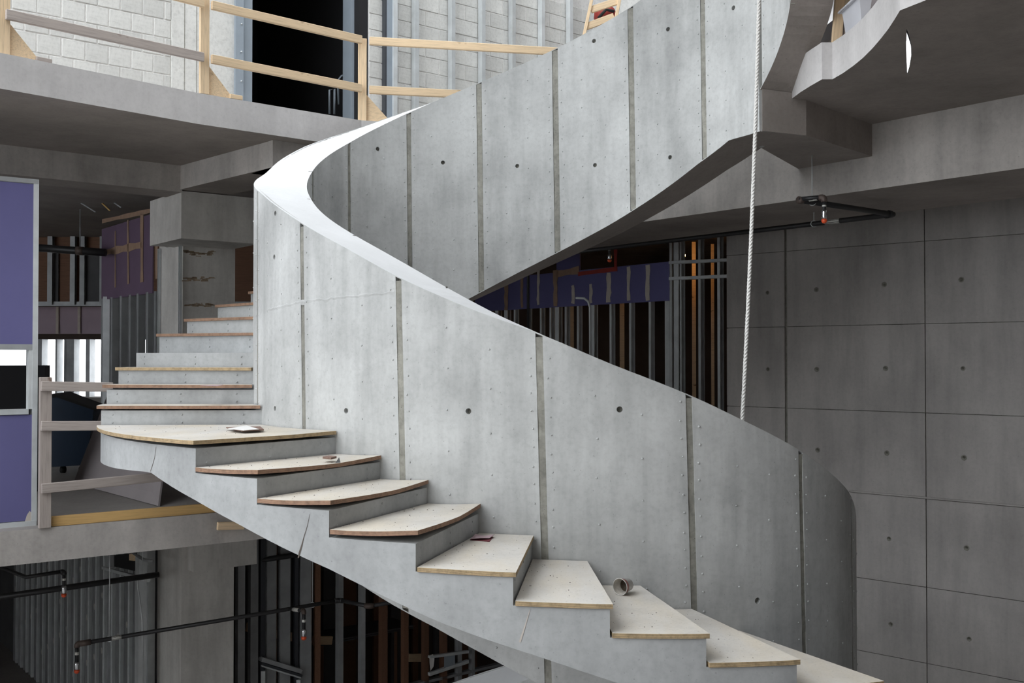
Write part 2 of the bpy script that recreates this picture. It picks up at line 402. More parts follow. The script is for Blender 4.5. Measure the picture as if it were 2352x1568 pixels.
def strip(name, ts, o0, o1, zlo, zhi, mat, smooth=False):
    'solid band along the wall between offsets o0<o1; zlo/zhi(t, inner?)'
    v, f = [], []
    for t in ts:
        v += [pos(t, o0, zlo(t, 1)), pos(t, o1, zlo(t, 0)), pos(t, o1, zhi(t, 0)), pos(t, o0, zhi(t, 1))]
    n = len(ts)
    for i in range(n - 1):
        for k in range(4): f.append((i * 4 + k, i * 4 + (k + 1) % 4, i * 4 + 4 + (k + 1) % 4, i * 4 + 4 + k))
    f += [(0, 1, 2, 3), (4 * n - 4, 4 * n - 3, 4 * n - 2, 4 * n - 1)]
    return mesh(name, v, f, mat, stair, smooth)
def frange(a, b, st):
    n = max(1, round((b - a) / st)); return [a + (b - a) * i / n for i in range(n + 1)]
SKIN = .035
ts = sorted(set(frange(T0, 36.9, 2.5) + [36.96] + frange(37.02, T1, 2.5)))
strip('wall_core', ts, -TH + SKIN - .001, -SKIN + .001, lambda t, i: zbot(t) + .002, lambda t, i: ztop(t, i) - .008, 'joint_concrete')
cap_ = strip('wall_cap', ts, -TH, 0, lambda t, i: ztop(t, i) - .007, lambda t, i: ztop(t, i), 'lit_top_concrete')
und_ = strip('wall_underside', ts, -TH, 0, lambda t, i: zbot(t) - .004, lambda t, i: zbot(t) + .004, 'shaded_concrete')
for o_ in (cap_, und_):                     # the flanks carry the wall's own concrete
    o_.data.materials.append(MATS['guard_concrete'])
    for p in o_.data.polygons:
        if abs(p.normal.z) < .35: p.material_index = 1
SEAM_O = [-125, -102, -78, -62, -46, -22.4, 1, 24, 47, 70, 93, 116, 139, 161, 178, 194, 217.5, 240.6, 263.6, 287.1, 310.8, 333.8, 355.3, 377, 400, 423, 446, 469, 492, 520]
SEAM_I = [-125, -105, -85, -65, -46, -26, -6, 14.5, 36.96, 57.9, 78.1, 97.6, 117.5, 138.3, 162.1, 189.7, 216, 241, 265, 288, 310, 332, 354, 377, 398, 419, 438, 458, 478, 499, 520]
HOLES_O = [(795, 943), (1076, 944), (1423, 940), (629, 590), (631, 490), (1738, 1379), (632, 938)]
HOLES_I = [(867, 342), (1017, 373), (1188, 381), (1367, 379), (1540, 361), (1365, 94), (1536, 67), (1687, 18), (1022, 666)]
def ray_wall(px, py, o, far):
    best = None; m = (px - CX) / FPX; tt = frange(0, 360, 1)
    for a, b_ in zip(tt, tt[1:]):
        pa, pb = pos(a, o, 0), pos(b_, o, 0); sa, sb = pa.x - m * pa.y, pb.x - m * pb.y
        if sa * sb <= 0 and sa != sb:
            w = sa / (sa - sb); t = a + (b_ - a) * w; p = pos(t, o, 0)
            if best is None or (p.y > best[1]) == far: best = (t, p.y)
    q = ray(px, py); return best[0], q.z * best[1] / q.y
holes_o = [ray_wall(x, y, 0, False) for x, y in HOLES_O]
holes_i = [ray_wall(x, y, -TH, True) for x, y in HOLES_I]
def drill(o, cutters):
    'cut real round holes and throw the cutter away'
    V, F = merge(cutters); c = mesh('cutter', V, F, 'joint_concrete')
    md = o.modifiers.new('b', 'BOOLEAN'); md.operation = 'DIFFERENCE'; md.object = c; md.solver = 'EXACT'
    dg = bpy.context.evaluated_depsgraph_get()
    me = bpy.data.meshes.new_from_object(o.evaluated_get(dg)); o.modifiers.clear(); old = o.data; o.data = me
    cm = c.data; bpy.data.objects.remove(c); bpy.data.meshes.remove(cm); bpy.data.meshes.remove(old)
def panel(i, tl, tr, inner):
    tm = (tl + tr) / 2; zm = (ztop(tm, inner) + zbot(tm)) / 2
    g = .028 / 2.3 * 57.3 * .98          # half joint width in degrees
    tilt = -.35 if inner else .6
    nu = max(4, round((tr - tl) / 2.5)); nv = 6
    oa, ob = (-TH, -TH + SKIN) if inner else (-SKIN, 0)
    v, f = [], []
    def P(u, w, o):
        a = tl + g + (tr - tl - 2 * g) * u
        a2 = a
        for _ in range(4):
            zb, zt = zbot(a2), ztop(a2, inner) - .003
            z = zb + (zt - zb) * w
            a2 = a + tilt * (zm - z)
            if a < 36.96 <= a2 or a2 < 36.96 <= a: a2 = a
        return pos(a2, o, z)
    for o in (oa, ob):
        for iu in range(nu + 1):
            for iv in range(nv + 1): v.append(P(iu / nu, iv / nv, o))
    N = (nu + 1) * (nv + 1); ix = lambda s, a, c: s * N + a * (nv + 1) + c
    for a in range(nu):
        for c in range(nv):
            f.append((ix(0, a, c), ix(0, a, c + 1), ix(0, a + 1, c + 1), ix(0, a + 1, c)))
            f.append((ix(1, a, c), ix(1, a + 1, c), ix(1, a + 1, c + 1), ix(1, a, c + 1)))
    for a in range(nu):
        f.append((ix(0, a, 0), ix(0, a + 1, 0), ix(1, a + 1, 0), ix(1, a, 0))); f.append((ix(0, a, nv), ix(1, a, nv), ix(1, a + 1, nv), ix(0, a + 1, nv)))
    for c in range(nv):
        f.append((ix(0, 0, c), ix(1, 0, c), ix(1, 0, c + 1), ix(0, 0, c + 1))); f.append((ix(0, nu, c), ix(0, nu, c + 1), ix(1, nu, c + 1), ix(1, nu, c)))
    o = mesh('wall_panel', v, f, 'guard_concrete', stair)
    cut = []
    for t, z in (holes_i if inner else holes_o):
        if tl < t < tr:
            of = -TH if inner else 0
            cut.append(tube_geo([pos(t, of - .06, z), pos(t, of + .06, z)], .021, 12))
    if cut: drill(o, cut)
    for p in o.data.polygons: p.use_smooth = False
    # little nail-head bumps left by the formwork, in rows beside the joints
    vs, fs = [], []; rnd = random.Random(i * 2 + inner)
    width = (tr - tl) * 2.3 / 57.3
    rows = [(g * 2.3 / 57.3 + .035, .125), (width - g * 2.3 / 57.3 - .035, .125), (width * .36, .29), (width * .66, .29)]
    sg = -1 if inner else 1; of = -TH if inner else 0
    for xx, st in rows:
        t = tl + xx / 2.3 * 57.3; z = zbot(t) + .06 + rnd.random() * .05
        while z < ztop(t, inner) - .06:
            tt_ = t + tilt * (zm - z) + rnd.gauss(0, .12)
            c = pos(tt_, of, z); _, n2 = ell(tt_); n = Vector((n2.x, n2.y, 0)) * sg; u = Vector((-n.y, n.x, 0)); w = Vector((0, 0, 1)); r = .0085 * (.7 + .5 * rnd.random())
            b0 = len(vs)
            for k in range(6):
                a = k * math.pi / 3; vs.append(c + (u * math.cos(a) + w * math.sin(a)) * r - n * .001)
            for k in range(6):
                a = k * math.pi / 3; vs.append(c + (u * math.cos(a) + w * math.sin(a)) * r * .55 + n * .006)
            fs += [(b0 + k, b0 + (k + 1) % 6, b0 + 6 + (k + 1) % 6, b0 + 6 + k) for k in range(6)] + [tuple(b0 + 6 + k for k in range(6))]
            z += st * (.9 + .2 * rnd.random())
    if vs:
        d = mesh('nail_bumps', vs, fs, 'guard_concrete', o); d['kind'] = 'stuff'
    return o
for i, (a, b_) in enumerate(zip(SEAM_O, SEAM_O[1:])): panel(i, a, b_, 0)
for i, (a, b_) in enumerate(zip(SEAM_I, SEAM_I[1:])): panel(i, a, b_, 1)
# rough strips of grout standing in the joints
def joint(t, inner):
    g = .012 / 2.3 * 57.3; zt, zb = ztop(t, inner) - .012, zbot(t) + .01; tilt = -.35 if inner else .6; zm = (zt + zb) / 2
    rnd = random.Random(int(t * 10)); v, f = [], []; n = 16
    of = -TH + SKIN if inner else -SKIN; sg = -1 if inner else 1
    for i in range(n + 1):
        z = zb + (zt - zb) * i / n; tc_ = t + tilt * (zm - z)
        w = g * (2.35 + .25 * rnd.random()); h = .026 + .008 * rnd.random()
        v += [pos(tc_ - w, of - sg * .002, z), pos(tc_ - w * .94, of + sg * h, z), pos(tc_ + w * .94, of + sg * h, z), pos(tc_ + w, of - sg * .002, z)]
    for i in range(n):
        for k in range(3): f.append((i * 4 + k, i * 4 + k + 1, i * 4 + 5 + k, i * 4 + 4 + k))
    return mesh('joint_strip', v, f, 'joint_concrete', stair)
for t in SEAM_O[1:-1]: joint(t, 0)
for t in SEAM_I[1:-1]:
    if abs(t - 36.96) > 1: joint(t, 1)

# faint ridge where two pours of the outer face meet
rg = [ray_wall(x, y, 0, False) for x, y in ((612, 712), (650, 702), (696, 692), (760, 684), (830, 678), (905, 671))]
v, f = [], []; rnd = random.Random(4); tt_ = frange(rg[0][0], rg[-1][0], .8)
for t in tt_:
    z = interp(rg, t) + rnd.gauss(0, .004); h = .022 + .012 * rnd.random()
    v += [pos(t, -.002, z - h), pos(t, .0016 + .0014 * rnd.random(), z), pos(t, -.002, z + h * .5)]
for i in range(len(tt_) - 1):
    for k in range(2): f.append((i * 3 + k, i * 3 + k + 1, i * 3 + 4 + k, i * 3 + 3 + k))
mesh('pour_ridge', v, f, 'guard_concrete', stair)
# --- steps
TOUT = {0: 249.5, 1: 259.3, 2: 268.6, 3: 278.2, 4: 287.9, 5: 297.0, 6: 306.0, 7: 314.8, 8: 323.8}
TIN = {0: 249.6, 1: 259.4, 2: 268.2, 3: 276.9, 4: 285.2, 5: 293.4, 6: 301.6, 7: 310.0, 8: 318.6}
for k in range(9, 17): TOUT[k] = TOUT[k - 1] + 9.0; TIN[k] = TIN[k - 1] + 8.7
for k in range(-1, -9, -1): TOUT[k] = 212 + (k + 1) * 6.66; TIN[k] = TOUT[k] + (10 if k == -1 else 7)
for k in range(-9, -20, -1): TOUT[k] = TOUT[k + 1] - 10.3; TIN[k] = TOUT[k] + max(0, 7 + (k + 8))
SOF = [(40, 2.05), (60, 1.75), (165, .22), (190, -.28), (203, -.80), (212, -.84), (227.3, -.822), (234.3, -.806), (239.9, -.792), (245.4, -.876), (249.6, -.936), (256.8, -1.055), (262.9, -1.166), (268.8, -1.267), (273.8, -1.371), (277.1, -1.441), (280.2, -1.507), (284.6, -1.583), (290.9, -1.684), (297, -1.792), (330, -2.37), (480, -5)]
PLY = .027
def zk(k): return -(k + K0) * RISE
SEG = 8
def step(k):
    v, f = [], []; n = SEG * (3 if k == 0 else 1)
    zt = zk(k) - PLY
    for i in range(n + 1):
        a = i / n; ti = TIN[k - 1] + (TIN[k] - TIN[k - 1]) * a; to = TOUT[k - 1] + (TOUT[k] - TOUT[k - 1]) * a
        zs = interp(SOF, to); zi = max(interp(SOF, ti) - .12, zbot(ti) + .03); wd = WID if k > -12 else .72
        zi = min(zi, zt - .05); zs = min(zs, zt - .05)
        if k < -8: zs, zi = zt - .08, zt - .14
        v += [pos(ti, -.02, zi), pos(to, wd, zs), pos(to, wd, zt), pos(ti, -.02, zt)]
    for i in range(n):
        for q in range(4): f.append((i * 4 + q, i * 4 + (q + 1) % 4, i * 4 + 4 + (q + 1) % 4, i * 4 + 4 + q))
    f += [(0, 1, 2, 3), (4 * n, 4 * n + 1, 4 * n + 2, 4 * n + 3)]
    return mesh('step', v, f, 'stair_concrete', stair)
for k in range(-18, 16):
    s = step(k)
    if k == 0: s['label'] = 'wide flat landing step'
    # two form-tie dimples on each riser that shows
    if -9 < k < 5:
        vs, fs = [], []; zt = zk(k) - PLY
        for a in (.12, .5, .93):
            for zz in (.035, .10):
                c0 = pos(TIN[k], 0, zt - zz); c1 = pos(TOUT[k], WID, zt - zz); c = c0 + (c1 - c0) * a
                d = (c1 - c0).normalized(); nn = Vector((d.y, -d.x, 0)); nn = nn if nn.dot(pos(TIN[k] + 5, .6, 0) - pos(TIN[k], .6, 0)) > 0 else -nn
                b0 = len(vs)
                for r_, h in ((.009, -.001), (.005, .005)):
                    for q in range(6): vs.append(c + (d * math.cos(q * 1.0472) + Vector((0, 0, 1)) * math.sin(q * 1.0472)) * r_ + nn * h)
                fs += [(b0 + q, b0 + (q + 1) % 6, b0 + 6 + (q + 1) % 6, b0 + 6 + q) for q in range(6)] + [tuple(b0 + 6 + q for q in range(6))]
        mesh('riser_bumps', vs, fs, 'stair_concrete', s)['kind'] = 'stuff'
# narrow crescent slot through the walkway slab
sl = [(2082, 65), (2081, 95), (2082, 130), (2084, 171), (2089, 155), (2094, 125), (2093, 100), (2087, 78)]
sq = [onz(x, y, Z_UPS) for x, y in sl]; n8_ = len(sq)
drill(fr, [([Vector((p.x - .38 * .35, p.y - .35, Z_UPS - .1)) for p in sq] + [Vector((p.x + .38 * 1.4, p.y + 1.4, Z_UP + .1)) for p in sq], [tuple(range(n8_)), tuple(range(2 * n8_ - 1, n8_ - 1, -1))] + [(i, (i + 1) % n8_, n8_ + (i + 1) % n8_, n8_ + i) for i in range(n8_)])])
# landing bracket that ties the stair into the big beam (box under the upper landing)
pi = pos(37, -TH, 0); a0 = (pi.x + .02, pi.y + .02)
e_, n_ = ell(36.4); pa_, pb_ = e_ - n_ * (TH - .012), pos(49.3, -.15, 0)
pc_ = e_ + n_ * .02
mesh_box = [(pa_.x, pa_.y), (pc_.x, pc_.y), off(BN, E1, .03), off(off(BN, E1, .03), E2, .86), (pb_.x, pb_.y)]
br = prism('landing_bracket', mesh_box, Z_B1, 2.30, 'shaded_concrete', stair)  # bracket's shade put into its colour by the dark underside concrete
# hairline cracks on the outer string
def crack(name, pts, w, mat='dirt'):
    v, f = [], []
    for i, (px, py, ww) in enumerate(pts):
        t, z = ray_wall(px, py, WID, False)
        dt = ww / 3.4 * 57.3 * .5
        v += [pos(t - dt, WID + .002, z), pos(t + dt, WID + .002, z)]
    for i in range(len(pts) - 1): f.append((2 * i, 2 * i + 1, 2 * i + 3, 2 * i + 2))
    return mesh(name, v, f, mat, stair)
crack('crack', [(713, 1180, .002), (708, 1205, .003), (699, 1235, .005), (694, 1255, .010), (690, 1268, .013), (687, 1281, .010)], 1)
crack('crack', [(360, 1026, .003), (357, 1050, .004), (352, 1068, .006), (347, 1083, .004)], 1)
crack('crack', [(1217, 1400, .003), (1208, 1430, .006), (1200, 1455, .010), (1194, 1474, .012)], 1, 'joint_mud')

# --- plywood tread covers: loose sheets lying on the steps
ORD = {1: 'first', 2: 'second', 3: 'third', 4: 'fourth', 5: 'fifth', 6: 'sixth', 7: 'seventh', 8: 'eighth'}
LIFT = {0: (.014, .012), 1: (.010, .020), 2: (.012, .024), 3: (.022, .030), -1: (.010, .003), -2: (.012, .004)}
def tread(k):
    nu, nw = 10 * (2 if k == 0 else 1), 8
    v, f, ply = [], [], []
    over = .018
    lf = LIFT.get(k, (0, 0))
    for s in (0, 1):
        for iu in range(nu + 1):
            for iw in range(nw + 1):
                a, w = iu / nu, iw / nw
                ti = TIN[k - 1] + .25 + (TIN[k] - TIN[k - 1] - .25) * a; to = TOUT[k - 1] + .25 + (TOUT[k] - TOUT[k - 1] - .25) * a
                p0, p1 = pos(ti, .012, 0), pos(to, WID + (.012 if k > -1 else .022), 0)
                if k in (-1, -2, 0): p1 = pos(to, WID + .03, 0)
                p = p0 + (p1 - p0) * w
                if a == 1:
                    d = (p1 - p0).normalized(); nn = Vector((d.y, -d.x, 0)); q = pos(ti + 3, .5, 0) - pos(ti, .5, 0)
                    p = p + (nn if nn.dot(q) > 0 else -nn) * over
                # warped sheets spring up at the nosing / outer corner
                z = zk(k) - PLY + lf[0] + lf[1] * a ** 2 * (.25 + .75 * abs(w - .35) * 1.5) + PLY * s
                if k in (1, 2, 3): z += .010 * math.sin(math.pi * w) * a * -1
                v.append((p.x, p.y, z + .001)); ply.append(float(s))
    N = (nu + 1) * (nw + 1); ix = lambda s, a, c: s * N + a * (nw + 1) + c
    for a in range(nu):
        for c in range(nw):
            f.append((ix(0, a, c), ix(0, a, c + 1), ix(0, a + 1, c + 1), ix(0, a + 1, c))); f.append((ix(1, a, c), ix(1, a + 1, c), ix(1, a + 1, c + 1), ix(1, a, c + 1)))
    for a in range(nu):
        f.append((ix(0, a, 0), ix(0, a + 1, 0), ix(1, a + 1, 0), ix(1, a, 0))); f.append((ix(0, a, nw), ix(1, a, nw), ix(1, a + 1, nw), ix(0, a + 1, nw)))
    for c in range(nw):
        f.append((ix(0, 0, c), ix(1, 0, c), ix(1, 0, c + 1), ix(0, 0, c + 1))); f.append((ix(0, nu, c), ix(0, nu, c + 1), ix(1, nu, c + 1), ix(1, nu, c)))
    o = mesh('plywood_tread', v, f, 'ply_tan' if k > 3 or k in (0, -3) else 'ply_red')
    at_ = o.data.attributes.new('ply', 'FLOAT', 'POINT'); at_.data.foreach_set('value', ply)
    if k == 0: lab = 'large curved plywood sheet covering the wide stair landing'
    elif k > 0: lab = 'plywood tread cover on the %s step down from the wide landing' % ORD.get(k, '')
    else: lab = 'plywood tread cover on the %s step up from the wide landing' % ORD.get(-k, '')
    return tag(o, lab, 'tread cover', 'plywood covers on the stair treads')
ORD[9] = 'ninth'
for k in (8, 7, 6, 5, 4, 3, 2, 1, 0, -1, -2, -3, -5, -6, -7, -8): tread(k)

# ================================================================== UPPER LEVEL: block wall with door opening
WP = (-5.0, 9.66)
def blockwall(name, s0, s1, bw, bh, z0, rows, label, depth=.2):
    root = struct(obox(name, off(off(WP, E1, s0), E2, .008), E1, s1 - s0, depth, z0, Z_ROOF, 'mortar'), label)
    me = None
    for r_ in range(rows):
        z = z0 + r_ * bh; s = s0 - (bw / 2 if r_ % 2 else 0)
        while s < s1 - .02:
            a, b_ = max(s, s0), min(s + bw, s1); s += bw
            if b_ - a < .05: continue
            full = abs((b_ - a) - bw) < 1e-4
            if full and me:
                o = bpy.data.objects.new('block', me); C.objects.link(o); o.parent = root
                p = off(WP, E1, a); o.location = (p[0], p[1], z); o.rotation_euler = (0, 0, math.atan2(E1[1], E1[0]))
            else:
                L = b_ - a; g = .006
                v = [(x, y, zz) for x in (g, L - g) for y in (random.uniform(-.003, .002), .03) for zz in (g, bh - g)]
                m_ = bpy.data.meshes.new('block'); m_.from_pydata(v, [], CUBE); bm = bmesh.new(); bm.from_mesh(m_)
                bmesh.ops.recalc_face_normals(bm, faces=bm.faces); bmesh.ops.bevel(bm, geom=bm.edges[:], offset=.004, segments=1, affect='EDGES'); bm.to_mesh(m_); bm.free()
                if full: me = m_
                o = link('block', m_, 'block', root)
                p = off(WP, E1, a); o.location = (p[0], p[1], z); o.rotation_euler = (0, 0, math.atan2(E1[1], E1[0]))
            o.location.x += random.uniform(-.003, .003); 
    return root
sx_ = lambda px: along(px, WP, E1)
sA, sB, sC, sD = sx_(390), sx_(533), sx_(575), sx_(822)
blockwall('wall_upper_left', -2.6, sA, .225, .19, Z_UP, 8, 'grey block wall behind the upper timber guard rail, left of the dark doorway')
pil = struct(obox('pilaster', off(off(WP, E1, sA), E2, -.02), E1, sB - sA, .3, Z_UP, Z_ROOF, 'block'), 'pale concrete pier beside the dark doorway')
for px in (418, 446):
    s = sx_(px); obox('pour_joint', off(off(WP, E1, s), E2, -.023), E1, .006, .01, Z_UP, 4.4, 'joint_concrete', pil)
blockwall('wall_upper_right', sx_(846), sx_(1345) + .5, .40, .19, Z_UP, 12, 'grey block wall behind the steel studs')
# far corner return wall
pc = off(WP, E1, sx_(1345) + .45)
struct(obox('wall_upper_return', pc, (.98, .2), 2.6, .2, Z_UP, Z_ROOF, 'block'), 'dim block wall beyond the timber frame')
# steel door frame, and lobby coloured near-black for its lack of light
door = struct(obox('door_1', off(off(WP, E1, sB), E2, -.06), E1, sx_(552) - sB, .26, Z_UP, 5.4, 'steel_frame'), 'blue grey steel frame of the dark doorway')
obox('jamb_flange', off(off(WP, E1, sx_(556)), E2, -.02), E1, sC - sx_(556), .2, Z_UP, 5.4, 'steel_frame', door)
obox('jamb_web', off(off(WP, E1, sx_(552)), E2, .04), E1, sx_(556) - sx_(552), .1, Z_UP, 5.4, 'steel_dark', door)
obox('jamb', off(off(WP, E1, sx_(815)), E2, .10), E1, sx_(822) - sx_(815), .2, Z_UP, 5.4, 'steel_frame', door)
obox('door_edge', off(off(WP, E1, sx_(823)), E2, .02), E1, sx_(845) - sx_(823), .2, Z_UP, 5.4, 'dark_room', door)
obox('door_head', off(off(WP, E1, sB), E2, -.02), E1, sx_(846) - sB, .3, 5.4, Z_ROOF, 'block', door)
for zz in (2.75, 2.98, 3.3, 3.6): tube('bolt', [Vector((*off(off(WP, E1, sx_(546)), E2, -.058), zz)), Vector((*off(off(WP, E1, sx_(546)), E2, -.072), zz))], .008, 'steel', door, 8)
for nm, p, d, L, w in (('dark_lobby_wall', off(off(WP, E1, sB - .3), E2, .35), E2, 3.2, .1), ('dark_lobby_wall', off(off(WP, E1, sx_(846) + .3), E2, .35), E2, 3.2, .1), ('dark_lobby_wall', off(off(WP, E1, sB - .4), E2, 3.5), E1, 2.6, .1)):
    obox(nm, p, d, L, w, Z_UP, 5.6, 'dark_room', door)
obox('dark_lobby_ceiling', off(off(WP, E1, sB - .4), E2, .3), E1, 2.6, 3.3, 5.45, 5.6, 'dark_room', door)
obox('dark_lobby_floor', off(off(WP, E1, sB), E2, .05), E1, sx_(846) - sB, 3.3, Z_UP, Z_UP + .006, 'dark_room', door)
# folded steel bracket standing inside the doorway
bk = thing('steel_bracket', 'bent steel pipe bracket standing inside the dark doorway', 'bracket', onpl(772, 255, off(WP, E2, .7), E1))
bp = lambda px, py: onpl(px, py, off(WP, E2, .7), E1)
tube('bracket_tube', [bp(757, 262), bp(757, 207), bp(768, 204), bp(768, 262)], .016, 'steel_frame', bk, 8)
tube('bracket_arm', [bp(778, 240), bp(776, 185), bp(784, 175), bp(812, 165)], .014, 'steel_frame', bk, 8)
# steel corner frame right of the doorway
cf = struct(obox('trim_1', off(off(WP, E1, sx_(876)), E2, -.07), E1, sx_(880) - sx_(876), .08, Z_UP, 6.5, 'steel_dark'), 'dark steel edge at the block wall')
obox('trim_plate', off(off(WP, E1, sx_(880)), E2, -.07), E1, sx_(898) - sx_(880), .06, Z_UP, 6.5, 'steel_frame', cf)
sw = struct(obox('wall_stud_frame', off(off(WP, E1, sx_(902)), E2, -.10), E1, sx_(1345) - sx_(902) + .3, .09, Z_UP, Z_UP + .03, 'steel'), 'row of steel studs standing before the block wall')
for px in (903, 953, 1037, 1107, 1177, 1245, 1310):
    s = along(px, off(WP, E2, -.10), E1)
    o = cstud('stud', off(off(WP, E2, -.10), E1, s), E1, Z_UP, 6.6, 'steel', sw, w=.055, dep=.085)

# ------------------------------------------------------------------ timber guard rails on the upper slab
gr = thing('guard_rail', 'pale pine guard rail along the upper slab edge', 'guard rail', (-3.0, 10.06, Z_UP))
PA, PB, PC_ = Vector((-4.30, 8.80, 0)), Vector((-2.985, 10.09, 0)), Vector((-1.62, 11.26, 0))
PD = PC_ + Vector((3.2, .62, 0))
for p, zt in ((PA, 3.5), (PB, 3.5), (PC_, 3.45)):
    dd = ((PB - PA) if p is PA else (PC_ - PB) if p is PB else (PD - PC_)).normalized()
    bar('post', p + Vector((0, 0, Z_UP)), p + Vector((0, 0, zt)), .038, .092, 'pine', gr, up=(dd.x, dd.y, 0))
    # triangular plywood gusset and foot block beside the post
    n = Vector((dd.y, -dd.x, 0)) * .012
    a = p + dd * .045 + Vector((0, 0, Z_UP)) - n * 2; 
    tri = [a + Vector((0, 0, .005)), a + dd * .26 + Vector((0, 0, .005)), a + dd * .25 + Vector((0, 0, .03)), a + Vector((0, 0, .30))]
    mesh('gusset', [q - n * .7 for q in tri] + [q + n * .7 for q in tri], [(0, 1, 2, 3), (7, 6, 5, 4)] + [(i, (i + 1) % 4, 4 + (i + 1) % 4, 4 + i) for i in range(4)], 'pine', gr)
    b0 = a + dd * .22 + Vector((0, 0, .025)); bar('foot_block', b0, b0 + dd * .13, .09, .045, 'pine_grey' if p is PA else 'pine', gr)
fo = Vector((.03, -.03, 0))
def rail(a, b_, z, mat, ea=.0, eb=.0):
    d = (b_ - a).normalized(); bar('rail', a - d * ea + fo + Vector((0, 0, z)), b_ + d * eb + fo + Vector((0, 0, z)), .038, .085, mat, gr)
rail(PA, PB, 3.42, 'pine', .6, -.03); rail(PA, PB, 2.895, 'pine_grey', .0, -.03)
rail(PB, PC_, 3.42, 'pine', -.05, -.04); rail(PB, PC_, 2.895, 'pine', -.05, -.04)
rail(PC_, PD, 3.42, 'pine', -.05, 0); rail(PC_, PD, 2.89, 'pine', -.05, 0)
bar('rail', PA + Vector((-1.8, -1.9, 3.42)), PA + Vector((-.1, -.1, 3.42)), .038, .085, 'pine', gr)

# timber ladder frame seen above the stair wall
lf = thing('timber_frame', 'pine ladder frame leaning behind the top of the stair wall', 'ladder', at(1390, 80, 13.2) * 1.0)
q = lambda px, py: at(px, py, 13.2)
bar('stile', q(1335, 110), q(1372, -60), .09, .04, 'pine', lf); bar('stile', q(1405, 90), q(1435, -60), .09, .04, 'pine', lf)
bar('rung', q(1357, 23), q(1420, 2), .04, .085, 'pine', lf); bar('rung', q(1345, 62), q(1410, 38), .04, .085, 'pine', lf); bar('rung', q(1372, -28), q(1430, -48), .04, .085, 'pine', lf)
tb = thing('tool_bag', 'dark red bag half hidden behind the pine ladder frame', 'bag', at(1392, 70, 13.8))
v, f = tube_geo([at(1372, 48, 13.8), at(1378, 40, 13.8), at(1402, 30, 13.8), at(1412, 26, 13.8)], [.06, .14, .14, .05], 10)
mesh('bag_body', v, f, 'firestop_red', tb, True)
tube('bag_strap', [at(1374, 42, 13.65), at(1392, 22, 13.6), at(1410, 26, 13.65)], .02, 'rubber', tb, 6)

# walkway: plastic bin, guard timbers and kick boards on top of the slab, upper right
def wk(px, py, z=Z_UP): return onz(px, py, z)
tbn = thing('guard_rail.001', 'brown timber posts and kick board standing on the curved walkway edge', 'guard rail', (2.95, 7.9, Z_UP))
def stand(px, py0, py1, Y, w, h, mat='pine', px1=None):
    a = at(px, py0, Y); b_ = at(px if px1 is None else px1, py1, Y); bar('post', (a.x, a.y, Z_UP), b_, w, h, mat, tbn)
bar('kick_board', (2.66, 9.35, 2.62), (2.84, 7.4, 2.62), .025, .14, 'pine_grey', tbn)
bar('post', (2.655, 8.52, Z_UP), (2.73, 8.52, 3.5), .04, .08, 'pine', tbn)
bar('post', (2.86, 8.45, Z_UP), (2.87, 8.45, 3.5), .09, .04, 'pine', tbn)
bar('rail', (2.82, 8.8, 3.0), (2.96, 7.4, 3.0), .03, .09, 'pine', tbn)
bar('toe_sheet', (2.705, 9.35, 2.72), (2.90, 7.4, 2.72), .02, .33, 'drywall_grey', tbn)
pb = thing('storage_bin', 'translucent plastic bin on the walkway slab edge', 'bin', (2.78, 8.02, Z_UP))
def bin_ring(z, e): return [(2.625 - e, 7.85 - e, z), (2.72 + e, 7.85 - e, z), (2.70 + e, 8.22 + e, z), (2.61 - e, 8.22 + e, z)]
v = bin_ring(Z_UP + .003, -.02) + bin_ring(Z_UP + .17, .0) + bin_ring(Z_UP + .17, .018) + bin_ring(Z_UP + .19, .018) + bin_ring(Z_UP + .19, .0) + bin_ring(Z_UP + .195, -.03)
f = [(3, 2, 1, 0), (20, 21, 22, 23)]
for r_ in range(5):
    for k in range(4): f.append((r_ * 4 + k, r_ * 4 + (k + 1) % 4, r_ * 4 + 4 + (k + 1) % 4, r_ * 4 + 4 + k))
mesh('bin_body', v, f, 'translucent_bin', pb)
tube('bin_rim', [Vector(p) for p in bin_ring(Z_UP + .18, .02)] + [Vector(bin_ring(Z_UP + .18, .02)[0])], .010, 'translucent_bin', pb, 6)

# ================================================================== ROPE
ra, rb = at(1749, -220, 8.25), at(1700, 1060, 8.05)
n = 520; geos = []
L = (rb - ra).length; axis = (rb - ra).normalized(); ux, uy = ring_frame(axis)
for s in range(3):
    pts = []
    for i in range(n + 1):
        a = i / n; ph = 2 * math.pi * (a * L / .085) + s * 2.0944
        sag = Vector((0, 0, 0)) + Vector((.02 * math.sin(a * math.pi), 0, 0))
        pts.append(ra + (rb - ra) * a + sag + (ux * math.cos(ph) + uy * math.sin(ph)) * .0078)
    geos.append(tube_geo(pts, .0088, 6))
v, f = merge(geos)
tag(mesh('rope', v, f, 'rope_white', None, True), 'twisted white rope hanging down inside the stair curve', 'rope')

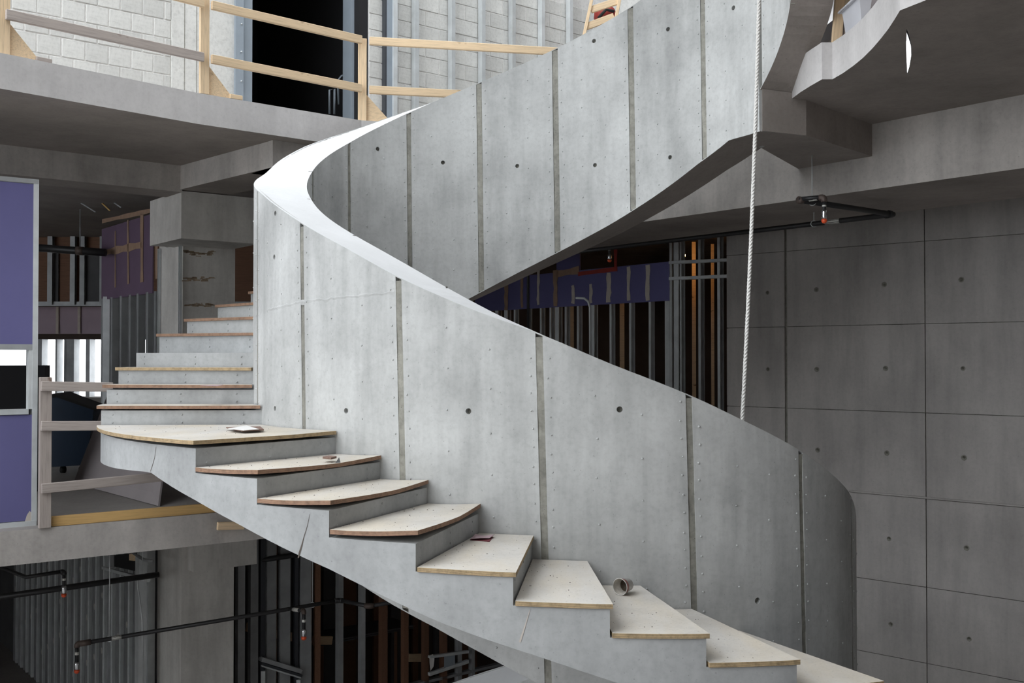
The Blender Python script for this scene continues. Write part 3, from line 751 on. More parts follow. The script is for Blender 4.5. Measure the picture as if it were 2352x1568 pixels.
# ================================================================== RIGHT CONCRETE WALL
RD = (-.745, .667); RP = (5.9, 12.04)
rw_p = off(RP, RD, 3.88)
RDm = (.745, -.667)
wallr = struct(obox('wall_right_concrete', off(rw_p, (.667, .745), .03), RDm, 9.5, .27, Z_BASE, Z_UPS, 'joint_concrete'), 'dark cast concrete wall with tie holes')
sR = lambda px: along(px, rw_p, RDm)
cols = [0.0, sR(1807), sR(2125), sR(2352) + .35, sR(2352) + 2.2, 9.5]
zr = lambda px, py: onpl(px, py, rw_p, RDm).z
rowsz = [Z_UPS, zr(1740, 582), zr(2000, 746), zr(1900, 940), zr(2150, 1147), zr(2160, 1353), zr(2150, 1527), -4.3, Z_BASE]
tie = [(1763, 672), (1875, 665), (2031, 653), (2208, 642), (1764, 848), (1876, 848), (2034, 846), (2212, 846), (1878, 1033), (2037, 1040), (2214, 1051), (2042, 1237), (2220, 1258), (2046, 1433), (2226, 1467)]
tiep = [onpl(x, y, rw_p, RDm) for x, y in tie]
NW = Vector((-.667, -.745, 0)); UW = Vector((RDm[0], RDm[1], 0))
def ringmesh():
    prof = [(.034, -.002), (.034, .004), (.022, .007), (.020, .003), (.013, -.004), (.012, -.02)]
    v, f = [], []; sgm = 14
    for r_, h in prof:
        for k in range(sgm):
            a = 2 * math.pi * k / sgm; v.append((r_ * math.cos(a), -h, r_ * math.sin(a)))
    for i in range(len(prof) - 1):
        for k in range(sgm): f.append((i * sgm + k, i * sgm + (k + 1) % sgm, (i + 1) * sgm + (k + 1) % sgm, (i + 1) * sgm + k))
    f.append(tuple(range((len(prof) - 1) * sgm, len(prof) * sgm)))
    me = bpy.data.meshes.new('tie_cone'); me.from_pydata(v, [], f); me.materials.append(MATS['joint_concrete'])
    for p in me.polygons: p.use_smooth = True
    return me
RING = ringmesh()
for ci in range(len(cols) - 1):
    for ri in range(len(rowsz) - 1):
        g = .006 if ci != 0 else .006
        a, b_ = cols[ci] + g, cols[ci + 1] - (.03 if ci == 0 else g)
        if ci == 0: a = 0
        z1, z0 = rowsz[ri] - .004, rowsz[ri + 1] + .004
        if ri == 3: z0 += .02
        bulge = random.uniform(-.003, .003)
        o = obox('wall_panel', off(off(rw_p, RDm, a), (-.667, -.745), bulge), RDm, b_ - a, .045, z0, z1, 'wall_concrete', wallr)
        cut = []
        for p in tiep:
            s = (p.x - rw_p[0]) * RDm[0] + (p.y - rw_p[1]) * RDm[1]
            if a < s < b_ and z0 < p.z < z1: cut.append(tube_geo([p + NW * .05, p - NW * .03], .03, 14))
        if cut: drill(o, cut)
for p in tiep:
    o = bpy.data.objects.new('tie_cone', RING); C.objects.link(o); o.parent = wallr
    o.location = p - NW * .004; o.rotation_euler = (0, 0, math.atan2(RDm[1], RDm[0]))
    o.rotation_euler.z = math.atan2(-NW.y, -NW.x) - math.pi / 2
# rounded construction joint moulding
pz = rowsz[4]
bar('pour_ledge', Vector((*rw_p, pz + .012)) + NW * .004 + UW * cols[0], Vector((*rw_p, pz + .012)) + NW * .004 + UW * 9.4, .03, .022, 'wall_concrete', wallr)

# ================================================================== LEFT MIDDLE ROOM
# purple board partition at the slab edge, with a framed opening
PD_ = Vector((.813, .582)); PP = (-4.26, 9.375)
wp = struct(obox('wall_purple', off(PP, PD_, -.035), PD_, .04, .1, Z_LO, 1.60, 'steel_dull'), 'purple gypsum board partition at the left edge')
zb_, zt_ = onpl(40, 940, PP, PD_).z, onpl(40, 803, PP, PD_).z
BACK = -2.6
sO = along(66, PP, PD_)
def board(s0, s1, z0, z1): return obox('board', off(PP, PD_, s0), PD_, s1 - s0, .016, z0, z1, 'purple_board', wp)
board(BACK, -.036, zt_ + .05, 1.555); board(BACK, -.036, Z_LO + .05, zb_ - .05); board(sO + .055, -.036, zb_ - .05, zt_ + .05)
obox('track', off(off(PP, PD_, BACK), (PD_.y, -PD_.x), .01), PD_, -BACK, .10, 1.56, 1.60, 'steel_dull', wp)
obox('track', off(off(PP, PD_, BACK), (PD_.y, -PD_.x), .012), PD_, -BACK, .10, Z_LO, Z_LO + .045, 'steel', wp)
obox('opening_sill', off(off(PP, PD_, BACK), (PD_.y, -PD_.x), .015), PD_, sO - BACK + .0, .12, zb_ - .045, zb_, 'steel', wp)
obox('opening_head', off(off(PP, PD_, BACK), (PD_.y, -PD_.x), .004), PD_, sO - BACK + .055, .11, zt_, zt_ + .05, 'steel_dull', wp)
cstud('opening_jamb', off(PP, PD_, sO), PD_, zb_, zt_, 'steel', wp, w=.05, dep=.1)
cstud('end_stud', off(off(PP, PD_, -.04), (PD_.y, -PD_.x), .006), PD_, Z_LO, 1.6, 'steel', wp, w=.045, dep=.1)
vs = [onpl(x, y, off(PP, (PD_.y, -PD_.x), .003), PD_) for x, y in ((56, 1200), (62, 1182), (68, 1173), (74, 1178), (79, 1190), (80, 1197))]
mesh('torn_paper_patch', vs, [tuple(range(6))], 'joint_mud', wp)

# timber guard rail on the lower slab
gl = thing('guard_rail.002', 'weathered grey timber guard rail at the lower slab edge beside the purple board', 'guard rail', (-4.15, 9.42, Z_LO))
LD = Vector((.813, .582, 0)); g0 = Vector((*off((-4.42, 9.02), (.813, .582), along(105, (-4.42, 9.02), (.813, .582))), 0))
bar('post', g0 + Vector((0, 0, Z_LO)), g0 + Vector((0, 0, onpl(105, 866, g0, (.813, .582)).z)), .06, .10, 'pine_grey', gl, up=tuple(LD))
bar('post', g0 + LD * 2.6 + Vector((0, 0, Z_LO)), g0 + LD * 2.6 + Vector((0, 0, -.2)), .06, .10, 'pine_grey', gl, up=tuple(LD))
nf = Vector((LD.y, -LD.x, 0)) * .045
for py0, py1 in ((886, 879), (977, 968)):
    a = onpl(100, py0, g0, (.813, .582)); bar('rail', a + nf - LD * .03, Vector((g0.x, g0.y, a.z)) + LD * (along(256, g0, (.813, .582)) - along(105, g0, (.813, .582))) + nf + Vector((0, 0, -.02)), .04, .085, 'pine_grey', gl)
a = onpl(95, 1122, g0 + nf, (.813, .582)); b_ = onpl(355, 1096, g0 + nf, (.813, .582)); bar('rail', a, b_ + (b_ - a) * .4, .04, .085, 'pine_grey', gl)
a = onpl(121, 1206, g0, (.813, .582)); bar('toe_board', Vector((a.x, a.y, Z_LO + .045)) - nf, Vector((a.x, a.y, Z_LO + .045)) + LD * 3.0 - nf, .04, .09, 'pine_yellow', gl)
bar('scrap_plank', onpl(499, 1208, (-2.95, 10.02), (.813, .582)), onpl(560, 1206, (-2.95, 10.02), (.813, .582)), .04, .075, 'pine', gl)

# steel-framed side of the column
cb = struct(obox('trim_2', off(off(CO, E2, .04), (-E1[0], -E1[1]), .012), E2, .70, .012, Z_LO, 1.42, 'column_concrete'), 'grey board strip on the column side')
for s in (.0, .74): cstud('edge_channel', off(off(CO, E2, s), (-E1[0], -E1[1]), .03), (-E1[0], -E1[1]), Z_LO, 1.42, 'steel', cb, w=.03, dep=.05)
a = onpl(382, 563, off(CO, (-E1[0], -E1[1]), .03), E2); b_ = onpl(406, 559, off(CO, (-E1[0], -E1[1]), .03), E2); bar('bracket_channel', a, b_, .03, .055, 'steel_dull', cb)
a = onpl(380, 1155, off(CO, (-E1[0], -E1[1]), .03), E2); b_ = onpl(408, 1158, off(CO, (-E1[0], -E1[1]), .03), E2); bar('bracket_channel', a, b_, .03, .045, 'steel_dull', cb)

# dark purple board bulkhead with taped joints, running back from the column
BH0 = off(CO, E2, .9); BHp = (BH0[0] - .1, BH0[1] + .1)
BHL = along(232, BHp, E2)
bhd = struct(obox('wall_bulkhead', BHp, E2, BHL, -.016, .86, 1.92, 'purple_dark'), 'dark purple board bulkhead with tan taped joints')
# plane: through BHp along E2, visible from its left-front side
def onb(px, py): return onpl(px, py, off(BHp, (-E1[0], -E1[1]), .006), E2)
def smear(pts, w, mat, parent, d, nrm, th=.004):
    'ragged band of joint compound along image-measured points on the board'
    v, f = [], []
    for i, p in enumerate(pts):
        u = (pts[min(i + 1, len(pts) - 1)] - pts[max(i - 1, 0)]).normalized(); s = u.cross(nrm).normalized() * w * (.75 + .5 * random.random()) * .5
        v += [p - s, p + s, p + s + nrm * th, p - s + nrm * th]
    for i in range(len(pts) - 1):
        for k in range(4): f.append((i * 4 + k, i * 4 + (k + 1) % 4, i * 4 + 4 + (k + 1) % 4, i * 4 + 4 + k))
    f += [(0, 1, 2, 3), tuple(4 * len(pts) - 4 + k for k in range(4))]
    return mesh('mud_band', v, f, mat, parent)
nb = Vector((-E1[0], -E1[1], 0))
for (x0, y0, x1, y1, w) in ((265, 530, 265, 660, .045), (294, 505, 295, 652, .06), (326, 490, 326, 648, .11), (240, 580, 326, 562, .10), (360, 548, 360, 640, .08), (235, 508, 345, 484, .06)):
    smear([onb(x0 + (x1 - x0) * i / 6, y0 + (y1 - y0) * i / 6) for i in range(7)], w, 'mud_tan', bhd, E2, nb)
for px in (237, 258, 279, 300, 318, 340, 358, 369):
    s = along(px, BHp, E2); cstud('stud', off(BHp, E2, s), E2, Z_LO, .88, 'steel_dull', bhd, w=.06, dep=-.09)
obox('sill_track', BHp, E2, BHL, -.09, Z_LO, Z_LO + .03, 'steel_dull', bhd)
# dim studs and boards across the room, pipe in front
rm = struct(obox('wall_room_far', (-9.8, 19.5), (1, 0), 5.2, .1, 1.02, 2.25, 'brown_board'), 'dark framed bulkhead across the far room')
obox('header_track', (-9.8, 19.4), (1, 0), 5.2, .1, .96, 1.04, 'steel_dull', rm)
for px in (108, 160, 182, 228):
    p = at(px, 700, 19.35); cstud('stud', (p.x, p.y), (1, 0), .98, 2.25, 'steel_dull', rm, w=.09)
for px0, px1 in ((112, 134), (184, 232)):
    p, p1 = at(px0, 600, 19.45), at(px1, 600, 19.45); obox('panel', (p.x, p.y), (1, 0), p1.x - p.x, .03, .98, 2.0, 'tarp_grey', rm)
obox('lilac_fascia', (-9.8, 20.2), (1, 0), 5.4, .05, .46, .98, 'lilac_board', rm)
for px in (128, 178, 232):
    p = at(px, 740, 20.15); obox('mud_band', (p.x, p.y), (1, 0), .05, .04, .46, .98, 'joint_mud', rm)
dp = thing('drain_pipe', 'thick black pipe crossing the dim room left of the column', 'pipe', at(170, 578, 15))
tube('pipe_run', [at(60, 567, 15), at(170, 575, 15), at(243, 580, 15)], .055, 'pipe_black', dp, 14); tube('pipe_hanger', [at(184, 572, 15), at(184, 480, 15)], .008, 'steel_dull', dp, 6)
tube('pipe_collar', [at(176, 575.5, 15), at(192, 576.5, 15)], .062, 'fitting_brown', dp, 14)
for i, (x0, y0, x1, y1) in enumerate(((145, 440, 220, 487), (215, 448, 252, 483), (236, 448, 278, 476))):
    tag(tube('hanger_wire', [at(x0, y0, 15.5), at(x1, y1, 15)], .012, 'steel_dull' if i != 1 else 'pine_yellow', None, 6), ('grey conduit slanting below the beam, nearest the purple partition', 'thin yellow wire slanting between two grey conduits', 'grey conduit slanting beside the column capital')[i], 'conduit')
# ribbon window in the far wall: posts and sill
for i, (a, b_) in enumerate(((60, 96), (127, 131), (147, 151), (152, 170), (197, 206))):
    p, p1 = at(a, 800, YB - .2), at(b_, 800, YB - .2)
    w_ = struct(prism('window_%d' % (i + 1), [(p.x, p.y), (p1.x, p.y), (p1.x, p.y + .3), (p.x, p.y + .3)], WIN[2], WIN[3], 'steel_dull'), 'steel mullion of the bright ribbon window')
obox('window_sill', (WIN[0], YB - .35), (1, 0), WIN[1] - WIN[0], .4, WIN[2] - .12, WIN[2], 'ext_wall', w_)
# tall steel studs in the near part of the room
ts_ = struct(obox('wall_stud_room', (-6.9, 15.6), (.9, -.43), 1.1, .09, Z_LO, Z_LO + .03, 'steel_dull'), 'tall steel studs before the ribbon window')
for px, w in ((236, .10), (262, .05), (283, .12), (306, .05)):
    p = at(px, 800, 15.4); cstud('stud', (p.x, p.y), (1, 0), Z_LO, .9, 'steel_dull', ts_, w=w, dep=.09)
# wheeled bin and leaning boards
wb = thing('wheeled_bin', 'dark blue wheeled waste bin behind the timber guard rail', 'bin', (onz(150, 1085, Z_LO).x, 13.6, Z_LO))
def bq(px, py, Y): return at(px, py, Y)
fr_ = [(100, 912), (130, 910), (168, 925), (215, 940), (212, 970), (196, 1068), (118, 1072), (100, 1070)]
v = [bq(x, y, 13.2) for x, y in fr_] + [bq(x, y, 13.2) + Vector((-.25, .95, 0)) for x, y in fr_]
n8 = len(fr_)
mesh('bin_body', v, [tuple(range(n8)), tuple(range(2 * n8 - 1, n8 - 1, -1))] + [(i, (i + 1) % n8, n8 + (i + 1) % n8, n8 + i) for i in range(n8)], 'bin_blue', wb)
lid = [bq(x, y, 13.17) for x, y in ((98, 908), (130, 905), (218, 938), (219, 943), (130, 912), (98, 915))]
v = lid + [p + Vector((-.25, 1.0, 0)) for p in lid]
mesh('lid', v, [tuple(range(6)), tuple(range(11, 5, -1))] + [(i, (i + 1) % 6, 6 + (i + 1) % 6, 6 + i) for i in range(6)], 'rubber', wb)
for px in (145, 188):
    c = bq(px, 1078, 13.3); tube('wheel', [c + Vector((-.025, 0, 0)), c + Vector((.025, 0, 0))], .045, 'rubber', wb, 12)
def sheet(name, quad, th, mat, label):
    v = [Vector(p) for p in quad]; n = (v[1] - v[0]).cross(v[3] - v[0]).normalized() * th
    return tag(mesh(name, v + [p + n for p in v], [(0, 1, 2, 3), (7, 6, 5, 4)] + [(i, (i + 1) % 4, 4 + (i + 1) % 4, 4 + i) for i in range(4)], mat), label, 'board')
a0_, a1_ = onz(172, 1110, Z_LO), onz(367, 1163, Z_LO)
sheet('leaning_board', [a0_, a1_, a1_ + Vector((.0, .45, 1.15)), a0_ + Vector((.25, .5, 1.15))], .02, 'drywall_grey', 'large grey board leaning against the column below the stair landing')

# black monitor-like box behind the purple opening
tag(obox('crate', (-6.65, 11.33), (.95, .31), 1.46, .5, Z_LO, -.09, 'dark_room'), 'black cabinet standing behind the opening in the purple partition', 'cabinet')

# ================================================================== RIGHT MIDDLE ROOM
FP = (2.5, 16.5)
fs_ = struct(obox('wall_fascia', off(FP, E2, 5.2), (-E2[0], -E2[1]), 5.2, .02, .90, 1.52, 'purple_board'), 'long purple board fascia with pale taped joints above bare studs')
obox('bulkhead_board', off(off(FP, E2, 2.15), (E1[0], E1[1]), .02), E2, .62, -.02, 1.50, 2.25, 'purple_board', fs_)
nfp = Vector((-E1[0], -E1[1], 0))
def onf(px, py): return onpl(px, py, off(FP, (-E1[0], -E1[1]), .004), E2)
for (px, y0, y1, w, m_) in ((1163, 650, 712, .11, 'mud_tan'), (1199, 632, 706, .06, 'mud_tan'), (1236, 620, 700, .07, 'joint_mud'), (1276, 620, 703, .12, 'mud_tan'), (1316, 655, 697, .08, 'joint_mud'), (1357, 652, 696, .08, 'joint_mud'), (1398, 626, 694, .12, 'joint_mud'), (1444, 612, 690, .07, 'joint_mud'), (1488, 608, 690, .08, 'joint_mud')):
    smear([onf(px + random.uniform(-1, 1), y0 + (y1 - y0) * i / 6) for i in range(7)], w, m_, fs_, E2, nfp)
smear([onf(1275 + 55 * i / 5, 630 - 2 * i) for i in range(6)], .12, 'mud_tan', fs_, E2, nfp)
smear([onf(1328 + 90 * i / 6, 629 - 2 * i) for i in range(7)], .07, 'firestop_red', fs_, E2, nfp)
smear([onf(1414, 616 - 9 * i) for i in range(6)], .07, 'firestop_red', fs_, E2, nfp)
for px in (1137, 1158, 1180, 1210, 1240, 1262, 1275, 1297, 1325, 1356, 1400, 1445, 1490, 1527):
    s = along(px, off(FP, (E1[0], E1[1]), .03), E2)
    cstud('stud', off(off(FP, (E1[0], E1[1]), .03), E2, s), (-E2[0], -E2[1]), Z_LO, .92, 'steel', fs_, w=.05 + .05 * (px % 3 == 0), dep=.09)
obox('floor_track', off(off(FP, E2, 5.2), (E1[0], E1[1]), .03), (-E2[0], -E2[1]), 5.2, .09, Z_LO, Z_LO + .04, 'steel_dull', fs_)
# open steel framing between the fascia and the concrete wall
fo_ = struct(obox('wall_stud_open', FP, (-E2[0], -E2[1]), 1.5, .09, Z_LO, Z_LO + .04, 'steel_dull'), 'bare steel framing between purple fascia and concrete wall')
for px, w in ((1538, .05), (1548, .10), (1562, .03), (1604, .05), (1648, .05)):
    s = along(px, FP, E2); cstud('stud', off(FP, E2, s), (-E2[0], -E2[1]), Z_LO, 2.0, 'steel', fo_, w=w, dep=.09)
for y0 in (603, 640):
    a, b_ = onpl(1540, y0, FP, E2), onpl(1675, y0 - 6, FP, E2); bar('cross_track', a, b_, .09, .05, 'steel', fo_)
# warm lit boards deep inside with the lamp that lights them
for i, (px0, px1, py0, py1) in enumerate(((1553, 1561, 560, 690), (1590, 1598, 555, 690), (1634, 1640, 560, 690), (1306, 1318, 640, 900), (1424, 1434, 640, 900))):
    p, p1 = at(px0, py1, 19.2), at(px1, py0, 19.2)
    tag(obox('plank', (p.x, p.y), (1, 0), p1.x - p.x, .04, Z_LO, p1.z, 'pine'), ('warm lit upright plank nearest the purple fascia end', 'warm lit upright plank in the middle of the steel framing', 'warm lit upright plank beside the concrete wall', 'dim upright plank behind the studs, under the tan taped joint', 'dim upright plank behind the studs left of the framing')[i], 'plank')
lamp = thing('work_lamp', 'small warm work lamp hung deep in the framed room', 'lamp', at(1570, 585, 18.4))
lc = Vector(lamp.location)
m, nt, b = newmat('lamp_glow'); b.inputs['Emission Color'].default_value = (1, .5, .15, 1); b.inputs['Emission Strength'].default_value = 12
v, f = tube_geo([lc + Vector((0, 0, -.05)), lc + Vector((0, 0, -.03)), lc, lc + Vector((0, 0, .03))], [.012, .03, .034, .012], 10); mesh('bulb', v, f, 'lamp_glow', lamp, True)
tube('lamp_cord', [lc + Vector((0, 0, .03)), lc + Vector((0, 0, .5))], .006, 'rubber', lamp, 6)
pl = bpy.data.lights.new('work_lamp_light', 'POINT'); pl.energy = 1.2; pl.color = (1, .48, .16); pl.shadow_soft_size = .04
plo = bpy.data.objects.new('work_lamp_light', pl); C.objects.link(plo); plo.location = lc + Vector((.0, .3, -.1))

# ================================================================== SPRINKLER PIPES
def hanger(c, top, parent, r):
    c = Vector(c); tube('hanger_rod', [Vector((c.x, c.y, c.z + r)), Vector((c.x, c.y, top))], .005, 'steel', parent, 6)
    v, f = tube_geo([c + Vector((math.cos(a) * (r + .006), 0, math.sin(a) * (r + .006))) for a in [i * math.pi / 6 for i in range(13)]], .005, 6, cap=False); mesh('hanger_ring', v, f, 'steel', parent, True)
def head(c, drop, parent, r=.017):
    c = Vector(c); e = c - Vector((0, 0, drop))
    tube('drop_pipe', [c, e], r, 'pipe_black', parent); tube('drop_collar', [c - Vector((0, 0, drop * .35)), c - Vector((0, 0, drop * .5))], r * 1.12, 'pipe_label', parent)
    tube('reducer', [e + Vector((0, 0, .02)), e, e - Vector((0, 0, .05)), e - Vector((0, 0, .07))], [r * 1.3, r * 1.5, r * 1.5, r * 1.2], 'chrome', parent, 12)
    tube('head_cap', [e - Vector((0, 0, .068)), e - Vector((0, 0, .09)), e - Vector((0, 0, .105))], [r * 1.55, r * 1.5, r * .8], 'cap_red', parent, 12)
# right, under the big beam
sp = thing('sprinkler_pipe', 'black sprinkler pipe under the big beam with a red capped head', 'pipe', (2.88, 10.0, 1.5))
zp = 1.49
A_ = Vector((2.74, 9.88, zp)); Bp = Vector((3.97, 10.86, zp)); Cp = Bp + Vector((E2[0], E2[1], 0)) * 7.5
tube('pipe_run', [A_, Bp], .028, 'pipe_black', sp, 12); tube('pipe_run', [Bp, Cp], .028, 'pipe_black', sp, 12); elbow('elbow', Bp, A_, Cp, .036, 'pipe_black', sp)
H_ = at(1893, 456, 9.75); tube('branch', [A_ + Vector((-.02, -.01, .01)), Vector((H_.x, H_.y, A_.z + .01))], .022, 'pipe_black', sp)
tube('pipe_label', [A_ + (Vector((H_.x, H_.y, A_.z + .01)) - A_) * .35, A_ + (Vector((H_.x, H_.y, A_.z + .01)) - A_) * .7], .0235, 'pipe_label', sp)
elbow('elbow', (H_.x, H_.y, A_.z + .01), A_, (H_.x, H_.y, 0), .03, 'fitting_brown', sp, R=.03); head((H_.x, H_.y, A_.z - .03), .10, sp)
tube('coupling', [A_ - Vector((.03, .02, 0)), A_ + Vector((.01, .008, 0))], .036, 'fitting_brown', sp, 12); hanger(A_ + (Bp - A_) * .11, Z_B1, sp, .028)
hanger(Bp + (Cp - Bp) * .13, Z_B2, sp, .028); tube('pipe_label', [Bp + (Cp - Bp) * .085, Bp + (Cp - Bp) * .11], .0285, 'pipe_label', sp)
# small head deep in the room on the same line
h2 = at(1400, 565, 15.2); head((h2.x, h2.y, h2.z + .0), .13, sp, .02); tube('branch', [h2, h2 + Vector((.35, -.05, .03))], .026, 'pipe_black', sp)
s2 = thing('sprinkler_pipe.001', 'thin black standpipe dropping before the purple fascia', 'pipe', at(1213, 700, 15.8))
tube('hanger_rod', [at(1213, 634, 15.8), Vector((at(1213, 634, 15.8).x, 15.8, Z_UPS))], .008, 'steel_dull', s2, 6); tube('pipe_run', [at(1192, 631, 15.8), at(1208, 630, 15.8), at(1213, 634, 15.8), at(1213, 790, 15.8)], .022, 'pipe_black', s2)
s3 = thing('conduit_pipe', 'bent silver conduit rising before the studs under the purple fascia', 'pipe', at(1355, 800, 15.6))
tube('conduit_run', [at(1322, 684, 15.6), at(1342, 685, 15.6), at(1351, 692, 15.6), at(1355, 705, 15.6), at(1356, 860, 15.6)], .018, 'steel', s3, 8)
# left, level below: three runs
s4 = thing('sprinkler_pipe.002', 'thick black main pipe crossing the stud wall on the lower level', 'pipe', at(180, 1345, 12.4))
tube('pipe_run', [at(-60, 1379, 11.9), at(365, 1319, 13.0)], .036, 'pipe_black', s4, 12); hanger(at(327, 1324.5, 12.9), Z_LOS, s4, .036)
tube('pipe_run', [at(560, 1292, 14.1), at(720, 1268, 14.4)], .036, 'pipe_black', s4, 12)
s5 = thing('sprinkler_pipe.003', 'black sprinkler pipe with two red capped drops on the lower level', 'pipe', at(420, 1437, 12.2))
pA, pB, pC, pD, pE = at(183, 1478, 11.6), at(780, 1378, 12.6), at(847, 1392, 12.2), at(905, 1382, 12.4), at(665, 1398, 12.35)
tube('pipe_run', [pA, pE, pB], .024, 'pipe_black', s5, 12); tube('pipe_run', [pB, pC], .024, 'pipe_black', s5, 12); tube('pipe_run', [pC, pD + (pD - pC) * 2], .024, 'pipe_black', s5, 12)
elbow('elbow', pB, pE, pC, .032, 'pipe_black', s5, R=.04); elbow('elbow', pC, pB, pD, .034, 'fitting_brown', s5, R=.035)
tube('coupling', [pA, pA + (pB - pA) * .04], .034, 'fitting_brown', s5, 12); elbow('elbow', pA + Vector((-.03, 0, .0)), pB, pA + Vector((-.03, 0, -1)), .03, 'fitting_brown', s5, R=.025)
head(pA + Vector((-.03, 0, -.02)), .20, s5, .02); tube('pipe_label', [pA + (pE - pA) * .145, pA + (pE - pA) * .19], .0245, 'pipe_label', s5)
tube('branch', [pE, at(697, 1402, 12.0)], .022, 'pipe_black', s5); tube('pipe_label', [pE + (at(697, 1402, 12.0) - pE) * .3, pE + (at(697, 1402, 12.0) - pE) * .7], .0228, 'pipe_label', s5)
elbow('elbow', at(698, 1402, 12.0), pE, at(698, 1500, 12.0), .027, 'fitting_brown', s5, R=.025); head(at(698, 1408, 12.0), .20, s5, .02)
hanger(at(251, 1466.7, 11.72), Z_LOS, s5, .024); hanger(at(718, 1388.5, 12.48), Z_LOS, s5, .024)
s6 = thing('sprinkler_pipe.004', 'short black branch pipe with a drop at the far left of the lower level', 'pipe', at(100, 1320, 11.5))
tube('pipe_run', [at(-20, 1300, 11.9), at(8, 1305, 11.9), at(60, 1325, 11.4), at(143, 1312, 11.6)], .022, 'pipe_black', s6); elbow('elbow', at(147, 1312, 11.6), at(60, 1325, 11.4), at(147, 1400, 11.6), .027, 'pipe_black', s6, R=.025); head(at(147, 1316, 11.6), .16, s6, .018)

# ================================================================== LOWER LEVEL: stud wall at left
LW = (-4.75, 13.72)
lw = struct(obox('wall_lower_left', off(LW, (-E1[0], -E1[1]), -.10), E2, 9.0, -.06, Z_BASE, Z_LOS, 'steel_dull'), 'silver stud wall on the level below the slab')
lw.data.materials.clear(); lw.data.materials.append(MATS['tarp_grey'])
s = .05; i = 0
random.seed(11)
while s < 7.2:
    cstud('stud', off(LW, E2, s), E2, Z_BASE, Z_LOS, 'steel_dull', lw, w=.17, dep=-.09)
    cstud('stud', off(off(LW, E2, s - .05), (-E1[0], -E1[1]), .01), E2, Z_BASE, Z_LOS, 'steel', lw, w=.035, dep=-.09)  # lighter narrow stud puts the bright highlight of the flange edge into colour
    pz_ = off(off(LW, (-E1[0], -E1[1]), .003), E2, s + .08)
    for z in (-2.25 - (i * .19) % .9, -3.2 - (i * .23) % .9, -4.2 - (i * .17) % .8):
        c = Vector((*pz_, z)); nn = Vector((-E1[0], -E1[1], 0)); uu = Vector((E2[0], E2[1], 0))
        vv = [c + (uu * math.cos(k * .5236) * .03 + Vector((0, 0, 1)) * math.sin(k * .5236) * .045) for k in range(12)] 
        mesh('hole_light_disc', vv + [p + nn * .003 for p in vv], [tuple(range(12, 24))] + [(k, (k + 1) % 12, 12 + (k + 1) % 12, 12 + k) for k in range(12)], 'pipe_label', lw)  # pale discs standing in for light seen through holes in the studs
    s += .36; i += 1
# grey louvre box high on that wall and bent conduit
lv = thing('duct_box', 'dark framed duct opening high on the silver stud wall', 'duct', at(305, 1295, 12.9))
mq = lambda px, py: onpl(px, py, off(LW, (-E1[0], -E1[1]), .12), E2)
def slabq(name, q4, th, mat, parent):
    n = Vector((-E1[0], -E1[1], 0)) * th
    v = [mq(*p) for p in q4]; return mesh(name, v + [p + n for p in v], [(0, 1, 2, 3), (7, 6, 5, 4)] + [(i, (i + 1) % 4, 4 + (i + 1) % 4, 4 + i) for i in range(4)], mat, parent)
slabq('duct_shade_plate', [(262, 1275), (318, 1268), (318, 1312), (262, 1300)], .01, 'dark_room', lv); slabq('duct_frame', [(240, 1300), (345, 1328), (345, 1336), (240, 1306)], .04, 'steel', lv)  # flat near-black plate stands in for the shade inside the duct
slabq('duct_frame', [(256, 1272), (264, 1271), (264, 1303), (256, 1301)], .03, 'steel_dull', lv); slabq('duct_lining', [(300, 1272), (320, 1266), (322, 1288), (300, 1286)], .02, 'pine', lv)
cd = thing('conduit_pipe.001', 'thin silver conduit bending down beside the concrete column on the lower level', 'pipe', mq(325, 1400))
mq = lambda px, py: onpl(px, py, off(LW, (-E1[0], -E1[1]), .26), E2)
tube('conduit_run', [mq(318, 1262), mq(316, 1345), mq(320, 1370), mq(327, 1425), mq(329, 1568)], .012, 'steel', cd, 8)
tube('cable', [mq(300, 1265), mq(330, 1285), mq(350, 1288)], .02, 'steel_dull', cd, 8)
js = struct(cstud('trim_3', off(off(LW, E2, -.25), (-E1[0], -E1[1]), .12), E2, Z_BASE, Z_LOS, 'steel', None, w=.13, dep=.1), 'bright steel post against the column on the lower level')

# lower level: framing under the stair
UP_ = off(CO, E1, .72); UPp = off(UP_, E2, .35)
ul = struct(obox('wall_lower_studs', UPp, E1, 9.5, .09, -4.9, -4.86, 'steel_dull'), 'bare stud framing in the dark room under the stair')
for px, w, m_ in ((549, .10, 'steel_dull'), (578, .11, 'steel_dull'), (601, .09, 'steel_dark'), (612, .16, 'steel_dull'), (646, .15, 'steel_dull'), (680, .05, 'steel_dark'), (692, .17, 'steel_dull'), (728, .07, 'brown_board'), (779, .08, 'steel_dull'), (831, .07, 'steel_dull'), (878, .10, 'brown_board'), (929, .08, 'brown_board'), (976, .08, 'brown_board'), (1017, .09, 'brown_board'), (1052, .08, 'steel_dull'), (1084, .06, 'steel_dull')):
    s = along(px, UPp, E1); cstud('stud', off(UPp, E1, s), E1, Z_BASE, Z_LOS, m_, ul, w=w, dep=.09)
def onu(px, py, b=.0): return onpl(px, py, off(UPp, E2, b), E1)
a, b_ = onu(598, 1512, -.01), onu(690, 1540, -.01); bar('door_head', a, b_, .12, .06, 'steel_dull', ul); 
a, b_ = onu(598, 1522, -.01), onu(690, 1550, -.01); bar('door_head', a, b_, .12, .035, 'steel_dark', ul)
a, b_ = onu(600, 1526, .0), onu(688, 1553, .0); bar('door_frame', a, b_, .1, .04, 'steel', ul)
a = onu(605, 1540); bar('door_frame', a, Vector((a.x, a.y, Z_BASE)), .05, .06, 'steel', ul); a = onu(686, 1560); bar('door_frame', a, Vector((a.x, a.y, Z_BASE)), .05, .06, 'steel', ul)
